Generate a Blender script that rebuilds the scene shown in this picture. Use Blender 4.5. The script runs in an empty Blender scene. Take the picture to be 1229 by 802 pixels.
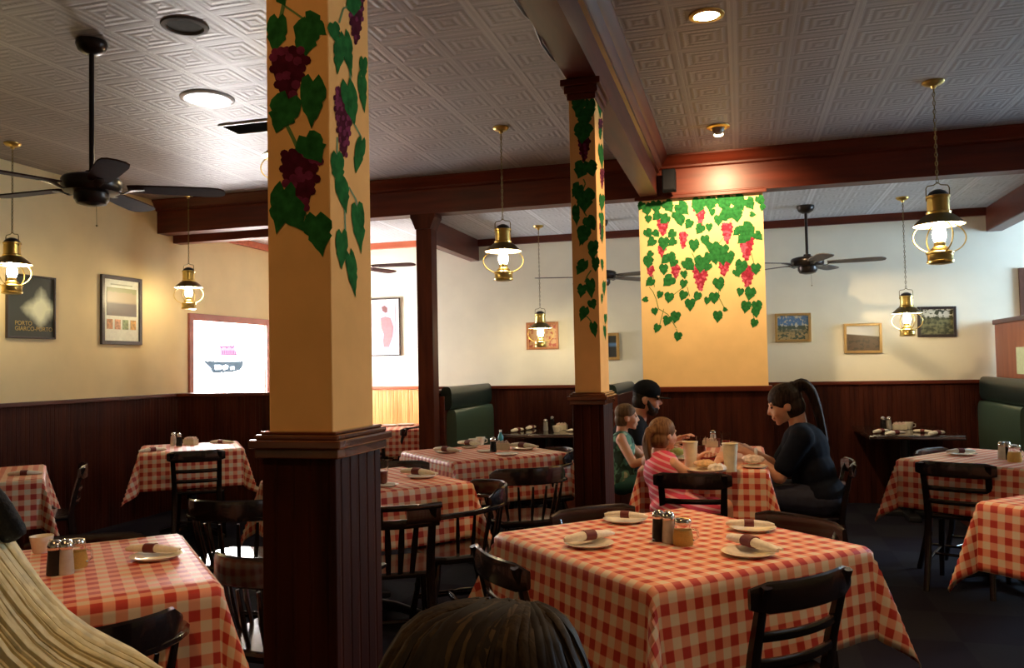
import bpy, bmesh, math, random
from mathutils import Vector, Matrix
random.seed(7)
sc = bpy.context.scene
COL = sc.collection
pi = math.pi
W,Hh,F=1229,802,980.0
EYE=1.40
YAW,PITCH,ROLL=math.radians(15.7),math.radians(2.2),math.radians(1.14)
def _basis():
    cy,sy=math.cos(YAW),math.sin(YAW)
    f0=(-sy,cy,0.0); r0=(cy,sy,0.0)
    cp,sp=math.cos(PITCH),math.sin(PITCH)
    f=(f0[0]*cp,f0[1]*cp,sp)
    u=(-f0[0]*sp,-f0[1]*sp,cp)
    cr,sr=math.cos(ROLL),math.sin(ROLL)
    # image content rotates counter-clockwise: camera right tips down
    r=tuple(r0[i]*cr-u[i]*sr for i in range(3))
    u2=tuple(u[i]*cr+r0[i]*sr for i in range(3))
    return r,u2,f
R_,U_,F_=_basis()
def ray(px,py):
    a=(px-W/2)/F; b=-(py-Hh/2)/F
    return tuple(R_[i]*a+U_[i]*b+F_[i] for i in range(3))
def atZ(px,py,z):
    d=ray(px,py); t=(z-EYE)/d[2]; return (d[0]*t,d[1]*t,z)
def atY(px,py,Y):
    d=ray(px,py); t=Y/d[1]; return (d[0]*t,Y,EYE+d[2]*t)
def atX(px,py,X):
    d=ray(px,py); t=X/d[0]; return (X,d[1]*t,EYE+d[2]*t)
def proj(x,y,z):
    v=(x,y,z-EYE); dot=lambda a:sum(v[i]*a[i] for i in range(3))
    d=dot(F_); return (W/2+F*dot(R_)/d, Hh/2-F*dot(U_)/d, d)

# ------------------------------------------------------------------ mesh builder
class MB:
    def __init__(s): s.v=[]; s.f=[]; s.mi=[]; s.uv=None
    def add(s, vs, fs, m=0):
        o=len(s.v); s.v+= [tuple(v) for v in vs]; s.f+=[tuple(i+o for i in f) for f in fs]; s.mi+=[m]*len(fs); return s
    def box(s, x0,x1,y0,y1,z0,z1,m=0):
        vs=[(x,y,z) for z in (z0,z1) for y in (y0,y1) for x in (x0,x1)]
        return s.add(vs,[(0,2,3,1),(4,5,7,6),(0,1,5,4),(1,3,7,5),(3,2,6,7),(2,0,4,6)],m)
    def lathe(s, prof, n=20, c=(0,0,0), m=0, caps=True, flat=1.0):
        vs=[];fs=[]
        for r,z in prof:
            for k in range(n):
                a=2*pi*k/n; vs.append((c[0]+r*math.cos(a),c[1]+r*math.sin(a)*flat,c[2]+z))
        for i in range(len(prof)-1):
            for k in range(n):
                fs.append((i*n+k,i*n+(k+1)%n,(i+1)*n+(k+1)%n,(i+1)*n+k))
        if caps:
            if prof[0][0]>1e-5: fs.append(tuple(range(n-1,-1,-1)))
            if prof[-1][0]>1e-5: fs.append(tuple((len(prof)-1)*n+k for k in range(n)))
        return s.add(vs,fs,m)
    def sweep(s, pts, sizes, up=(0,0,1), n=8, p=2.0, m=0, closed=False):
        """superellipse section swept on a path; sizes: (side, up) half sizes, one pair or a list"""
        P=[Vector(q) for q in pts]; N=len(P)
        if not isinstance(sizes,list): sizes=[sizes]*N
        vs=[];fs=[]; up=Vector(up)
        for i,q in enumerate(P):
            if closed: t=P[(i+1)%N]-P[i-1]
            else: t=P[min(i+1,N-1)]-P[max(i-1,0)]
            t.normalize()
            sd=t.cross(up)
            if sd.length<1e-3: sd=t.cross(Vector((0,1,0)))
            if sd.length<1e-3: sd=Vector((1,0,0))
            sd.normalize(); u=sd.cross(t).normalized()
            a,b=sizes[i]
            for k in range(n):
                th=2*pi*(k+.5)/n; c_,s_=math.cos(th),math.sin(th)
                cx=math.copysign(abs(c_)**(2/p),c_)*a; cy=math.copysign(abs(s_)**(2/p),s_)*b
                vs.append(q+sd*cx+u*cy)
        M=N if closed else N-1
        for i in range(M):
            j=(i+1)%N
            for k in range(n): fs.append((i*n+k,i*n+(k+1)%n,j*n+(k+1)%n,j*n+k))
        if not closed: fs+= [tuple(range(n-1,-1,-1)),tuple((N-1)*n+k for k in range(n))]
        return s.add(vs,fs,m)
    def tube(s, pts, r, n=8, m=0, closed=False):
        rs=[(r,r)]*len(pts) if not isinstance(r,(list,tuple)) else [(q,q) for q in r]
        t=Vector(pts[-1])-Vector(pts[0])
        up=(0,0,1) if abs(t.z)<0.9*t.length or t.length<1e-6 else (0,1,0)
        return s.sweep(pts,rs,up,n,2.0,m,closed)
    def ball(s,c,r,n=12,m=0,sc_=(1,1,1),rot=None):
        vs=[];fs=[];h=n//2
        for i in range(1,h):
            a=pi*i/h
            for k in range(n):
                b=2*pi*k/n; v=Vector((r*sc_[0]*math.sin(a)*math.cos(b),r*sc_[1]*math.sin(a)*math.sin(b),r*sc_[2]*math.cos(a)))
                if rot: v=rot@v
                vs.append(v+Vector(c))
        t=Vector((0,0,r*sc_[2])); 
        if rot: t=rot@t
        vs+= [Vector(c)+t,Vector(c)-t]; T=len(vs)-2
        for i in range(h-2):
            for k in range(n): fs.append((i*n+k,(i+1)*n+k,(i+1)*n+(k+1)%n,i*n+(k+1)%n))
        for k in range(n):
            fs.append((T,k,(k+1)%n)); fs.append((T+1,(h-2)*n+(k+1)%n,(h-2)*n+k))
        return s.add(vs,fs,m)
    def prism(s, poly, a, b, axis='z', m=0):
        n=len(poly)
        def mk(p,t): return {'z':(p[0],p[1],t),'y':(p[0],t,p[1]),'x':(t,p[0],p[1])}[axis]
        vs=[mk(p,a) for p in poly]+[mk(p,b) for p in poly]
        fs=[tuple(range(n-1,-1,-1)),tuple(range(n,2*n))]+[(i,(i+1)%n,n+(i+1)%n,n+i) for i in range(n)]
        return s.add(vs,fs,m)
    def xf(s, M):
        s.v=[tuple(M@Vector(v)) for v in s.v]; return s
    def mesh(s,name,mats,smooth=False):
        me=bpy.data.meshes.new(name); me.from_pydata(s.v,[],s.f)
        mats=mats if isinstance(mats,(list,tuple)) else [mats]
        for q in mats: me.materials.append(q)
        for i,p in enumerate(me.polygons): p.material_index=s.mi[i]
        if s.uv:
            l=me.uv_layers.new(name='UVMap')
            for lp in me.loops: l.data[lp.index].uv=s.uv[lp.vertex_index]
        me.update()
        if smooth:
            bm=bmesh.new(); bm.from_mesh(me); bmesh.ops.recalc_face_normals(bm,faces=bm.faces); bm.to_mesh(me); bm.free()
            me.polygons.foreach_set('use_smooth',[True]*len(me.polygons))
            try: me.set_sharp_from_angle(angle=math.radians(smooth if smooth>1 else 45))
            except Exception: pass
        else:
            bm=bmesh.new(); bm.from_mesh(me); bmesh.ops.recalc_face_normals(bm,faces=bm.faces); bm.to_mesh(me); bm.free()
        return me
    def obj(s,name,mats,parent=None,smooth=False,bevel=0,subsurf=0,loc=None):
        o=bpy.data.objects.new(name,s.mesh(name,mats,smooth)); COL.objects.link(o)
        if parent: o.parent=parent
        if loc is not None: o.location=loc
        if bevel:
            b=o.modifiers.new('bevel','BEVEL'); b.width=bevel; b.segments=2; b.limit_method='ANGLE'
        if subsurf:
            b=o.modifiers.new('sub','SUBSURF'); b.levels=subsurf; b.render_levels=subsurf
        return o
def tag(o,label=None,cat=None,group=None,kind=None):
    if label: o['label']=label
    if cat: o['category']=cat
    if group: o['group']=group
    if kind: o['kind']=kind
    return o
def thing(name,label,cat,loc=(0,0,0),rz=0,group=None):
    o=bpy.data.objects.new(name,None); COL.objects.link(o); o.empty_display_size=.05
    o.location=loc; o.rotation_euler=(0,0,rz); return tag(o,label,cat,group)
def struct(o): o['kind']='structure'; return o
def dup(root,label,loc=None,rz=None,group=None,scale=None):
    r=root.copy(); COL.objects.link(r); r['label']=label
    if loc is not None: r.location=loc
    if rz is not None: r.rotation_euler=(0,0,rz)
    if group: r['group']=group
    if scale: r.scale=(scale,)*3
    for ch in list(root.children):
        c=ch.copy(); COL.objects.link(c); c.parent=r
        for g in list(ch.children):
            d=g.copy(); COL.objects.link(d); d.parent=c
    return r

# ------------------------------------------------------------------ materials
def nt(name):
    m=bpy.data.materials.new(name); m.use_nodes=True; n=m.node_tree
    b=n.nodes['Principled BSDF']; return m,n,b
def mat(name,col,rough=.5,metal=0,spec=.5,em=None,es=0,noise=None,bump=0,nscale=30,trans=0,coat=0,sheen=0,alpha=1,sss=0):
    m,n,b=nt(name)
    b.inputs['Base Color'].default_value=(*col,1); b.inputs['Roughness'].default_value=rough
    b.inputs['Metallic'].default_value=metal; b.inputs['Specular IOR Level'].default_value=spec
    b.inputs['Transmission Weight'].default_value=trans; b.inputs['Coat Weight'].default_value=coat
    b.inputs['Sheen Weight'].default_value=sheen
    if sss: b.inputs['Subsurface Weight'].default_value=sss; b.inputs['Subsurface Scale'].default_value=.02
    if em: b.inputs['Emission Color'].default_value=(*em,1); b.inputs['Emission Strength'].default_value=es
    tc=n.nodes.new('ShaderNodeTexCoord'); nz=n.nodes.new('ShaderNodeTexNoise'); nz.inputs['Scale'].default_value=nscale
    nz.inputs['Detail'].default_value=3
    n.links.new(tc.outputs['Object'],nz.inputs['Vector'])
    if noise is None: noise=.08
    mx=n.nodes.new('ShaderNodeMix'); mx.data_type='RGBA'; mx.blend_type='MULTIPLY'; mx.inputs['Factor'].default_value=1
    mx.inputs['A'].default_value=(*col,1)
    rp=n.nodes.new('ShaderNodeMapRange'); rp.inputs['To Min'].default_value=1-noise; rp.inputs['To Max'].default_value=1+noise
    rp.inputs['From Min'].default_value=.3; rp.inputs['From Max'].default_value=.7
    n.links.new(nz.outputs['Fac'],rp.inputs['Value']); n.links.new(rp.outputs['Result'],mx.inputs['B'])
    n.links.new(mx.outputs['Result'],b.inputs['Base Color'])
    if bump:
        bp=n.nodes.new('ShaderNodeBump'); bp.inputs['Strength'].default_value=bump; bp.inputs['Distance'].default_value=.004
        n.links.new(nz.outputs['Fac'],bp.inputs['Height']); n.links.new(bp.outputs['Normal'],b.inputs['Normal'])
    return m
def math_(n,op,a,b=None,c=None):
    q=n.nodes.new('ShaderNodeMath'); q.operation=op
    for i,x in enumerate((a,b,c)):
        if x is None: continue
        if isinstance(x,(int,float)): q.inputs[i].default_value=x
        else: n.links.new(x,q.inputs[i])
    return q.outputs[0]
def mixc(n,f,a,b):
    q=n.nodes.new('ShaderNodeMix'); q.data_type='RGBA'
    for nm,x in (('Factor',f),('A',a),('B',b)):
        if isinstance(x,tuple): q.inputs[nm].default_value=(*x,1)
        elif isinstance(x,(int,float)): q.inputs[nm].default_value=x
        else: n.links.new(x,q.inputs[nm])
    return q.outputs['Result']
def wood(name,c1,c2,rough=.3,grain=(3,3,30),bead=0,coat=.0,spec=.5):
    """grain: noise scale per axis (small along the grain). bead: groove pitch for beadboard"""
    m,n,b=nt(name); tc=n.nodes.new('ShaderNodeTexCoord'); mp=n.nodes.new('ShaderNodeMapping')
    mp.inputs['Scale'].default_value=grain; n.links.new(tc.outputs['Object'],mp.inputs['Vector'])
    nz=n.nodes.new('ShaderNodeTexNoise'); nz.inputs['Scale'].default_value=1; nz.inputs['Detail'].default_value=6
    n.links.new(mp.outputs[0],nz.inputs['Vector'])
    rp=n.nodes.new('ShaderNodeMapRange'); rp.inputs['From Min'].default_value=.35; rp.inputs['From Max'].default_value=.65
    n.links.new(nz.outputs['Fac'],rp.inputs['Value'])
    col=mixc(n,rp.outputs[0],c1,c2)
    b.inputs['Roughness'].default_value=rough; b.inputs['Coat Weight'].default_value=coat; b.inputs['Specular IOR Level'].default_value=spec
    bp=n.nodes.new('ShaderNodeBump'); bp.inputs['Distance'].default_value=.004; bp.inputs['Strength'].default_value=.25
    h=nz.outputs['Fac']
    if bead:
        sp=n.nodes.new('ShaderNodeSeparateXYZ'); n.links.new(tc.outputs['Object'],sp.inputs[0])
        s=math_(n,'ADD',sp.outputs['X'],sp.outputs['Y'])
        fr=math_(n,'FRACT',math_(n,'DIVIDE',s,bead))
        tri=math_(n,'ABSOLUTE',math_(n,'SUBTRACT',fr,.5))
        g=n.nodes.new('ShaderNodeMapRange'); g.inputs['From Min'].default_value=.36; g.inputs['From Max'].default_value=.5
        g.inputs['To Min'].default_value=1; g.inputs['To Max'].default_value=0; n.links.new(tri,g.inputs['Value'])
        h=math_(n,'ADD',math_(n,'MULTIPLY',nz.outputs['Fac'],.2),g.outputs[0])
        bp.inputs['Strength'].default_value=.9
    n.links.new(col,b.inputs['Base Color'])
    n.links.new(h,bp.inputs['Height']); n.links.new(bp.outputs['Normal'],b.inputs['Normal'])
    return m
def gingham(name,period=.064,red=(.50,.04,.025),mid=(.80,.33,.20),pale=(.79,.62,.44)):
    m,n,b=nt(name); uv=n.nodes.new('ShaderNodeUVMap'); sp=n.nodes.new('ShaderNodeSeparateXYZ'); n.links.new(uv.outputs[0],sp.inputs[0])
    def st(o):
        fr=math_(n,'FRACT',math_(n,'DIVIDE',o,period)); d=math_(n,'ABSOLUTE',math_(n,'SUBTRACT',fr,.5))
        q=n.nodes.new('ShaderNodeMapRange'); q.inputs['From Min'].default_value=.23; q.inputs['From Max'].default_value=.27
        n.links.new(d,q.inputs['Value']); return q.outputs[0]
    a=st(sp.outputs['X']); c=st(sp.outputs['Y'])
    s=math_(n,'ADD',a,c)
    col=mixc(n,math_(n,'MINIMUM',s,1.0),pale,mid)
    col=mixc(n,math_(n,'MAXIMUM',math_(n,'SUBTRACT',s,1.0),0.0),col,red)
    n.links.new(col,b.inputs['Base Color']); b.inputs['Roughness'].default_value=.5; b.inputs['Specular IOR Level'].default_value=.35
    nz=n.nodes.new('ShaderNodeTexNoise'); nz.inputs['Scale'].default_value=9; n.links.new(uv.outputs[0],nz.inputs['Vector'])
    bp=n.nodes.new('ShaderNodeBump'); bp.inputs['Distance'].default_value=.01; bp.inputs['Strength'].default_value=.25
    n.links.new(nz.outputs['Fac'],bp.inputs['Height']); n.links.new(bp.outputs['Normal'],b.inputs['Normal'])
    return m
def tin(name,pitch=.305,col=(.50,.47,.49)):
    m,n,b=nt(name); tc=n.nodes.new('ShaderNodeTexCoord'); sp=n.nodes.new('ShaderNodeSeparateXYZ'); n.links.new(tc.outputs['Object'],sp.inputs[0])
    def f(o,p): return math_(n,'ABSOLUTE',math_(n,'SUBTRACT',math_(n,'FRACT',math_(n,'DIVIDE',o,p)),.5))
    u=f(sp.outputs['X'],pitch); v=f(sp.outputs['Y'],pitch); mm=math_(n,'MAXIMUM',u,v)
    rings=math_(n,'SINE',math_(n,'MULTIPLY',mm,2*pi*7))
    # square fret inside, beads, flat border
    ins=n.nodes.new('ShaderNodeMapRange'); ins.inputs['From Min'].default_value=.43; ins.inputs['From Max'].default_value=.40
    n.links.new(mm,ins.inputs['Value'])
    h=math_(n,'MULTIPLY',math_(n,'MULTIPLY',rings,.5),ins.outputs[0])
    u2=f(sp.outputs['X'],.03); v2=f(sp.outputs['Y'],.03)
    dots=math_(n,'LESS_THAN',math_(n,'MAXIMUM',u2,v2),.28)
    band=math_(n,'LESS_THAN',math_(n,'ABSOLUTE',math_(n,'SUBTRACT',mm,.29)),.05)
    h=math_(n,'ADD',h,math_(n,'MULTIPLY',math_(n,'MULTIPLY',dots,band),.8))
    U=f(sp.outputs['X'],pitch*2)
    rib=math_(n,'LESS_THAN',math_(n,'ABSOLUTE',math_(n,'SUBTRACT',U,.475)),.012)
    rib2=math_(n,'GREATER_THAN',mm,.475)
    h=math_(n,'ADD',h,math_(n,'MULTIPLY',rib,1.6)); h=math_(n,'ADD',h,math_(n,'MULTIPLY',rib2,.7))
    bp=n.nodes.new('ShaderNodeBump'); bp.inputs['Distance'].default_value=.003; bp.inputs['Strength'].default_value=.7
    n.links.new(h,bp.inputs['Height']); n.links.new(bp.outputs['Normal'],b.inputs['Normal'])
    nz=n.nodes.new('ShaderNodeTexNoise'); nz.inputs['Scale'].default_value=1.3; n.links.new(tc.outputs['Object'],nz.inputs['Vector'])
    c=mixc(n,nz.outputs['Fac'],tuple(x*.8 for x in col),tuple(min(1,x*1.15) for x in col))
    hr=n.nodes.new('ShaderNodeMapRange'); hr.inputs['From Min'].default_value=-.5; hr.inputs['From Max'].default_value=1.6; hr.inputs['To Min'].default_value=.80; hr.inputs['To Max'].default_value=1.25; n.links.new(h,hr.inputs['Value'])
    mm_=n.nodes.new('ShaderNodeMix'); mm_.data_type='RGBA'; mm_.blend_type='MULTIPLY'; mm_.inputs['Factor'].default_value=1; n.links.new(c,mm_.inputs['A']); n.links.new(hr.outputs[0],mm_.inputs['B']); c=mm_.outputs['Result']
    n.links.new(c,b.inputs['Base Color']); b.inputs['Roughness'].default_value=.46; b.inputs['Metallic'].default_value=.0
    b.inputs['Specular IOR Level'].default_value=.4
    return m
def floor_mat():
    m,n,b=nt('floor_carpet'); tc=n.nodes.new('ShaderNodeTexCoord'); ck=n.nodes.new('ShaderNodeTexNoise'); ck.inputs['Scale'].default_value=60
    mp=n.nodes.new('ShaderNodeMapping'); n.links.new(tc.outputs['Object'],mp.inputs[0]); n.links.new(mp.outputs[0],ck.inputs['Vector'])
    br=n.nodes.new('ShaderNodeTexChecker'); br.inputs['Scale'].default_value=2; n.links.new(tc.outputs['Object'],br.inputs['Vector'])
    br.inputs['Color1'].default_value=(.014,.012,.020,1); br.inputs['Color2'].default_value=(.020,.020,.026,1)
    c=mixc(n,math_(n,'MULTIPLY',ck.outputs['Fac'],.5),br.outputs['Color'],(.009,.008,.013))
    n.links.new(c,b.inputs['Base Color']); b.inputs['Roughness'].default_value=.95; b.inputs['Specular IOR Level'].default_value=.05
    return m
M={}
M['floor']=floor_mat()
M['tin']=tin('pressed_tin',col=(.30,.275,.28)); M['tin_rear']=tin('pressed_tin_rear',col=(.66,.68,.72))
M['wall']=mat('cream_wall',(.80,.64,.35),.65,noise=.04,nscale=4)
M['wall_w']=mat('white_wall',(.88,.84,.70),.65,noise=.03,nscale=4)
M['wall_p']=mat('pinkish_wall',(.84,.66,.50),.65,noise=.03,nscale=4)
M['paint']=mat('pillar_yellow_paint',(.88,.52,.20),.9,spec=.05,noise=.05,nscale=9)
M['mural']=mat('mural_yellow_paint',(.88,.59,.27),.9,spec=.1,noise=.05,nscale=5)
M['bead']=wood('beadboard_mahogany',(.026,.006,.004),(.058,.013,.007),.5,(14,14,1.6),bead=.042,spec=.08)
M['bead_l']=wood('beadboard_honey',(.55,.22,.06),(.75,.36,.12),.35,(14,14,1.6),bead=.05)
M['trimv']=wood('mahogany_vertical',(.045,.009,.005),(.09,.019,.009),.5,(16,16,1.6),spec=.12)
M['trimx']=wood('mahogany_along_x',(.068,.010,.004),(.115,.017,.006),.4,(1.6,16,16),spec=.3)
M['trimy']=wood('mahogany_along_y',(.06,.012,.007),(.11,.022,.010),.38,(16,1.6,16),spec=.4)
M['gloss']=wood('varnished_cap_moulding',(.085,.022,.009),(.16,.048,.018),.18,(1.6,16,16),coat=.6)
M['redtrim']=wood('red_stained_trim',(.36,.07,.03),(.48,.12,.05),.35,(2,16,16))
M['winframe']=wood('window_frame_wood',(.22,.06,.045),(.30,.09,.06),.45,(10,2,10))
M['chair']=wood('dark_chair_wood',(.009,.005,.005),(.018,.009,.007),.22,(10,10,10),coat=.4)
M['tabledark']=wood('dark_table_laminate',(.02,.012,.01),(.04,.024,.018),.15,(4,20,20),coat=.5)
M['cloth']=gingham('red_check_cloth')
M['brass']=mat('brass',(.62,.44,.14),.28,1,noise=.1,nscale=8)
M['brassdark']=mat('aged_brass',(.20,.15,.06),.38,1,noise=.15,nscale=8)
M['shade_white']=mat('enamel_white',(.9,.85,.72),.4)
M['glow']=mat('lamp_chimney_glow',(1,.9,.7),.3,em=(1,.80,.46),es=170)
M['matte']=mat('matte_black',(.008,.008,.009),.9,spec=.05)
M['black']=mat('black_paint',(.012,.011,.012),.35)
M['fan']=mat('fan_metal',(.03,.022,.02),.3,.6)
M['fanblade']=wood('fan_blade_wood',(.03,.010,.009),(.05,.016,.012),.8,(6,6,6),spec=.1)
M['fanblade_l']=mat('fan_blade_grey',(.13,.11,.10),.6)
M['white']=mat('white_plastic',(.85,.85,.85),.4)
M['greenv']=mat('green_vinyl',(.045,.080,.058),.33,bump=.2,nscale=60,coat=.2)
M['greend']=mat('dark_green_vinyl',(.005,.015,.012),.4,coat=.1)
M['china']=mat('white_china',(.86,.80,.66),.2,coat=.5)
M['napkin']=mat('napkin_paper',(.90,.84,.70),.85,bump=.3,nscale=80)
M['band']=mat('maroon_paper_band',(.14,.02,.018),.6)
M['chrome']=mat('chrome',(.75,.74,.72),.15,1)
M['glass']=mat('clear_glass',(.95,.96,.96),.03,trans=1,spec=.3); M['glass'].node_tree.nodes['Principled BSDF'].inputs['IOR'].default_value=1.12
M['pepper']=mat('black_pepper',(.03,.025,.022),.7)
M['salt']=mat('salt',(.86,.82,.72),.7)
M['cheese']=mat('grated_cheese',(.85,.55,.14),.8,bump=.5,nscale=200)
M['foam']=mat('foam_cup',(.86,.76,.52),.7)
M['cola']=mat('red_brown_drink',(.25,.05,.03),.15)
M['leaf']=mat('painted_leaf_green',(.022,.135,.035),.9,spec=.04,noise=.35,nscale=40)
M['vinestem']=mat('painted_stem',(.10,.22,.05),.6)
M['gr1']=mat('painted_grape_red',(.30,.025,.05),.8,spec=.05,noise=.3,nscale=60)
M['gr2']=mat('painted_grape_pink',(.46,.08,.13),.8,spec=.05,noise=.3,nscale=60)
M['gp1']=mat('painted_grape_purple',(.07,.008,.022),.8,spec=.05,noise=.3,nscale=40)
M['gp2']=mat('painted_grape_violet',(.16,.024,.07),.8,spec=.05,noise=.3,nscale=40)
# ------------------------------------------------------------------ room shell
XL,XR,YB,YBL,YF=-5.65,4.6,8.6,9.3,-3.0
ZC,ZR,ZRL,ZB=3.13,2.80,2.95,2.80
def sbox(name,m,*a,bevel=0):
    return struct(MB().box(*a).obj(name,m,bevel=bevel))
sbox('floor',M['floor'],XL-.1,XR+.1,YF-.1,YBL+.1,-.1,0)
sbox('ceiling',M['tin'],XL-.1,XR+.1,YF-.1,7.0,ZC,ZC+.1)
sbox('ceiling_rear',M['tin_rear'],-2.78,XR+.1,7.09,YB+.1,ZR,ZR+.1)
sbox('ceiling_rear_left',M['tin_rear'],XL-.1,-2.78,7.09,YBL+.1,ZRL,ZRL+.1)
# walls (built round the window openings)
WY0,WY1,WZ0,WZ1=7.47,8.86,.98,1.95
wl=MB().box(XL-.12,XL,YF,WY0,0,ZC+.1).box(XL-.12,XL,WY1,YBL+.1,0,ZC+.1).box(XL-.12,XL,WY0,WY1,0,WZ0).box(XL-.12,XL,WY0,WY1,WZ1,ZC+.1)
struct(wl.obj('wall_left',M['wall']))
sbox('wall_back',M['wall_w'],-3.40,XR+.1,YB,YB+.1,0,ZC+.1)
sbox('wall_back_left',M['wall_w'],XL-.1,-3.40,YBL,YBL+.1,0,ZC+.1)
sbox('wall_return',M['wall_w'],-3.40,-3.30,YB+.1,YBL,0,ZC)
V0,V1,V2,V3=7.15,8.35,1.55,2.6
U0,U1,U2,U3=.2,2.6,1.0,2.5  # opening for the added fill window
wr=MB()
for a,b in ((YF,U0),(U1,V0),(V1,YB+.1)): wr.box(XR,XR+.12,a,b,0,ZC+.1)
wr.box(XR,XR+.12,V0,V1,0,V2).box(XR,XR+.12,V0,V1,V3,ZC+.1).box(XR,XR+.12,U0,U1,0,U2).box(XR,XR+.12,U0,U1,U3,ZC+.1)
struct(wr.obj('wall_right',M['wall']))
sbox('wall_front',M['wall'],XL-.1,XR+.1,YF-.1,YF,0,ZC+.1)
# wainscot and chair rails
ZW=1.18
def rail(x0,x1,y0,y1,z=ZW,m='trimx',name='trim_rail'):
    mb=MB().box(x0,x1,y0,y1,z-.035,z)
    return struct(mb.obj(name,M[m],bevel=.006))
n_=[0]
def tr():
    n_[0]+=1; return 'trim_%d'%n_[0]
def panel(m,*a): return struct(MB().box(*a).obj(tr(),M[m]))
panel('bead',XL,XL+.025,YF,WY0-.06,0,ZW-.03); rail(XL,XL+.05,YF,WY0-.06,m='trimy',name=tr())
panel('bead',-3.40,2.28,YB-.025,YB,0,ZW-.03); rail(-3.40,2.28,YB-.05,YB,name=tr())
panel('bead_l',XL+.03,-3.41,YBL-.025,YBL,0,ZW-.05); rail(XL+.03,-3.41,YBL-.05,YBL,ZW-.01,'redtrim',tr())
panel('bead',XL,XL+.025,WY1+.08,YBL-.03,0,ZW-.03)
# low partition + header at the mouth of the left rear bay
panel('bead',XL+.05,-4.0,7.17,7.27,0,ZW-.03); rail(XL+.04,-3.98,7.15,7.29,name=tr())
panel('trimx',XL,-3.9,7.17,7.29,2.735,2.945)
panel('trimv',-4.0,-3.88,7.17,7.29,0,2.73)
# crowns
panel('trimx',-2.78,XR,YB-.035,YB,ZR-.075,ZR)
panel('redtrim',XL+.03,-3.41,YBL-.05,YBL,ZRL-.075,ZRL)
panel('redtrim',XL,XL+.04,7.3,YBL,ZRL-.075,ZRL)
# cross beam with stepped crown
def prof_x(poly,x0,x1,m,name=None): return struct(MB().prism(poly,x0,x1,'x').obj(name or tr(),M[m],smooth=30))
cb=[(6.93,2.80),(7.09,2.80),(7.09,3.13),(6.85,3.13),(6.85,3.115),(6.868,3.10),(6.878,3.075),(6.895,3.06),(6.905,3.045),(6.905,3.03),(6.93,3.02)]
prof_x(cb,XL,XR,'trimx')
struct(MB().box(-.84,.23,6.905,6.93,2.77,2.80).box(-.83,.22,6.915,6.93,2.80,2.815).obj(tr(),M['trimx'],bevel=.004))
# main beam with crown on both sides
mbp=[(-.79,2.80),(-.645,2.80),(-.645,2.985),(-.625,2.995),(-.625,3.02),(-.605,3.04),(-.595,3.065),(-.575,3.08),(-.565,3.10),(-.55,3.115),(-.55,3.13),
     (-.885,3.13),(-.885,3.115),(-.86,3.10),(-.85,3.075),(-.83,3.06),(-.81,3.03),(-.79,3.01)]
struct(MB().prism(mbp,YF,6.90,'y').obj(tr(),M['trimy'],smooth=30))
# beams under the rear ceiling, running to the back wall
panel('trimy',-2.88,-2.78,7.09,YB,2.565,2.945)
struct(MB().box(2.25,2.39,7.09,YB,2.57,2.80).obj(tr(),M['trimy'],bevel=.008))
# left bay: booth divider below the beam
panel('bead',-2.84,-2.78,7.12,YB-.03,0,ZW-.03); rail(-2.85,-2.77,7.10,YB-.05,m='trimy',name=tr())
# wooden post under the cross beam
p=thing('wooden_post','slim dark wooden post holding the cross beam beside the green booth','post',(-2.77,7.0,0))
MB().box(-.075,.075,-.07,.07,0,2.70).obj('shaft',M['trimv'],p,bevel=.006)
MB().prism([(-.075,2.66),(.075,2.66),(.08,2.68),(.11,2.75),(.12,2.765),(.12,2.798),(-.12,2.798),(-.12,2.765),(-.11,2.75),(-.08,2.68)],-.09,.09,'y').obj('capital',M['trimv'],p)
MB().box(-.09,.09,-.085,.085,0,.14).obj('plinth',M['trimv'],p,bevel=.006)
# tall wood partition on the right behind the booth
p=thing('wood_partition','tall reddish wood partition behind the right green booth','partition',(2.32,7.8,0))
MB().box(-.04,.04,-.7,.77,0,1.69).obj('panel',wood('red_brown_panel',(.20,.055,.03),(.30,.09,.045),.4,(9,9,1.5)),p)
MB().box(-.06,.06,-.72,.77,1.69,1.735).obj('cap_rail',M['trimy'],p,bevel=.008)
o=MB().box(2.272,2.279,7.60,7.95,1.24,1.47).obj('notice_card',mat('pale_green_card',(.55,.62,.42),.6)); tag(o,'pale green notice card fixed on the right wood partition','card')
# ---- window in the left bay, blown out by daylight
def window(n,axis,fixed,a0,a1,z0,z1,inw,es,col,frame,nolight=False):
    """frame > sill, glass pane; the pane itself glows in place of daylight outside"""
    r=bpy.data.objects.new('window_%d'%n,None); COL.objects.link(r); struct(r)
    fw=.075
    def bx(mb,A0,A1,d0,d1,Z0,Z1):
        return mb.box(*(sorted((fixed+d0,fixed+d1))+[A0,A1] if axis=='x' else [A0,A1]+sorted((fixed+d0,fixed+d1))),Z0,Z1)
    f=MB(); 
    for q in ((a0-fw,a0,z0-fw,z1+fw),(a1,a1+fw,z0-fw,z1+fw),(a0,a1,z1,z1+fw),(a0,a1,z0-fw,z0)): bx(f,q[0],q[1],-.02*inw,.025*inw,q[2],q[3])
    f.obj('window_frame',M[frame],r,bevel=.004)
    bx(MB(),a0,a1,-.06*inw,-.055*inw,z0,z1).obj('window_glass',mat('daylit_pane_%d'%n,(.9,.95,1),.1,em=col,es=es),r)
    return r
window(1,'x',XL,WY0,WY1,WZ0,WZ1,1,52,(1.0,.95,.93),'winframe')
window(2,'x',XR,V0,V1,V2,V3,-1,42,(.52,.77,1.0),'winframe')
window(3,'x',XR,U0,U1,U2,U3,-1,.45,(.95,.95,1.0),'winframe')  # unseen window added only as soft fill light
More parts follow.
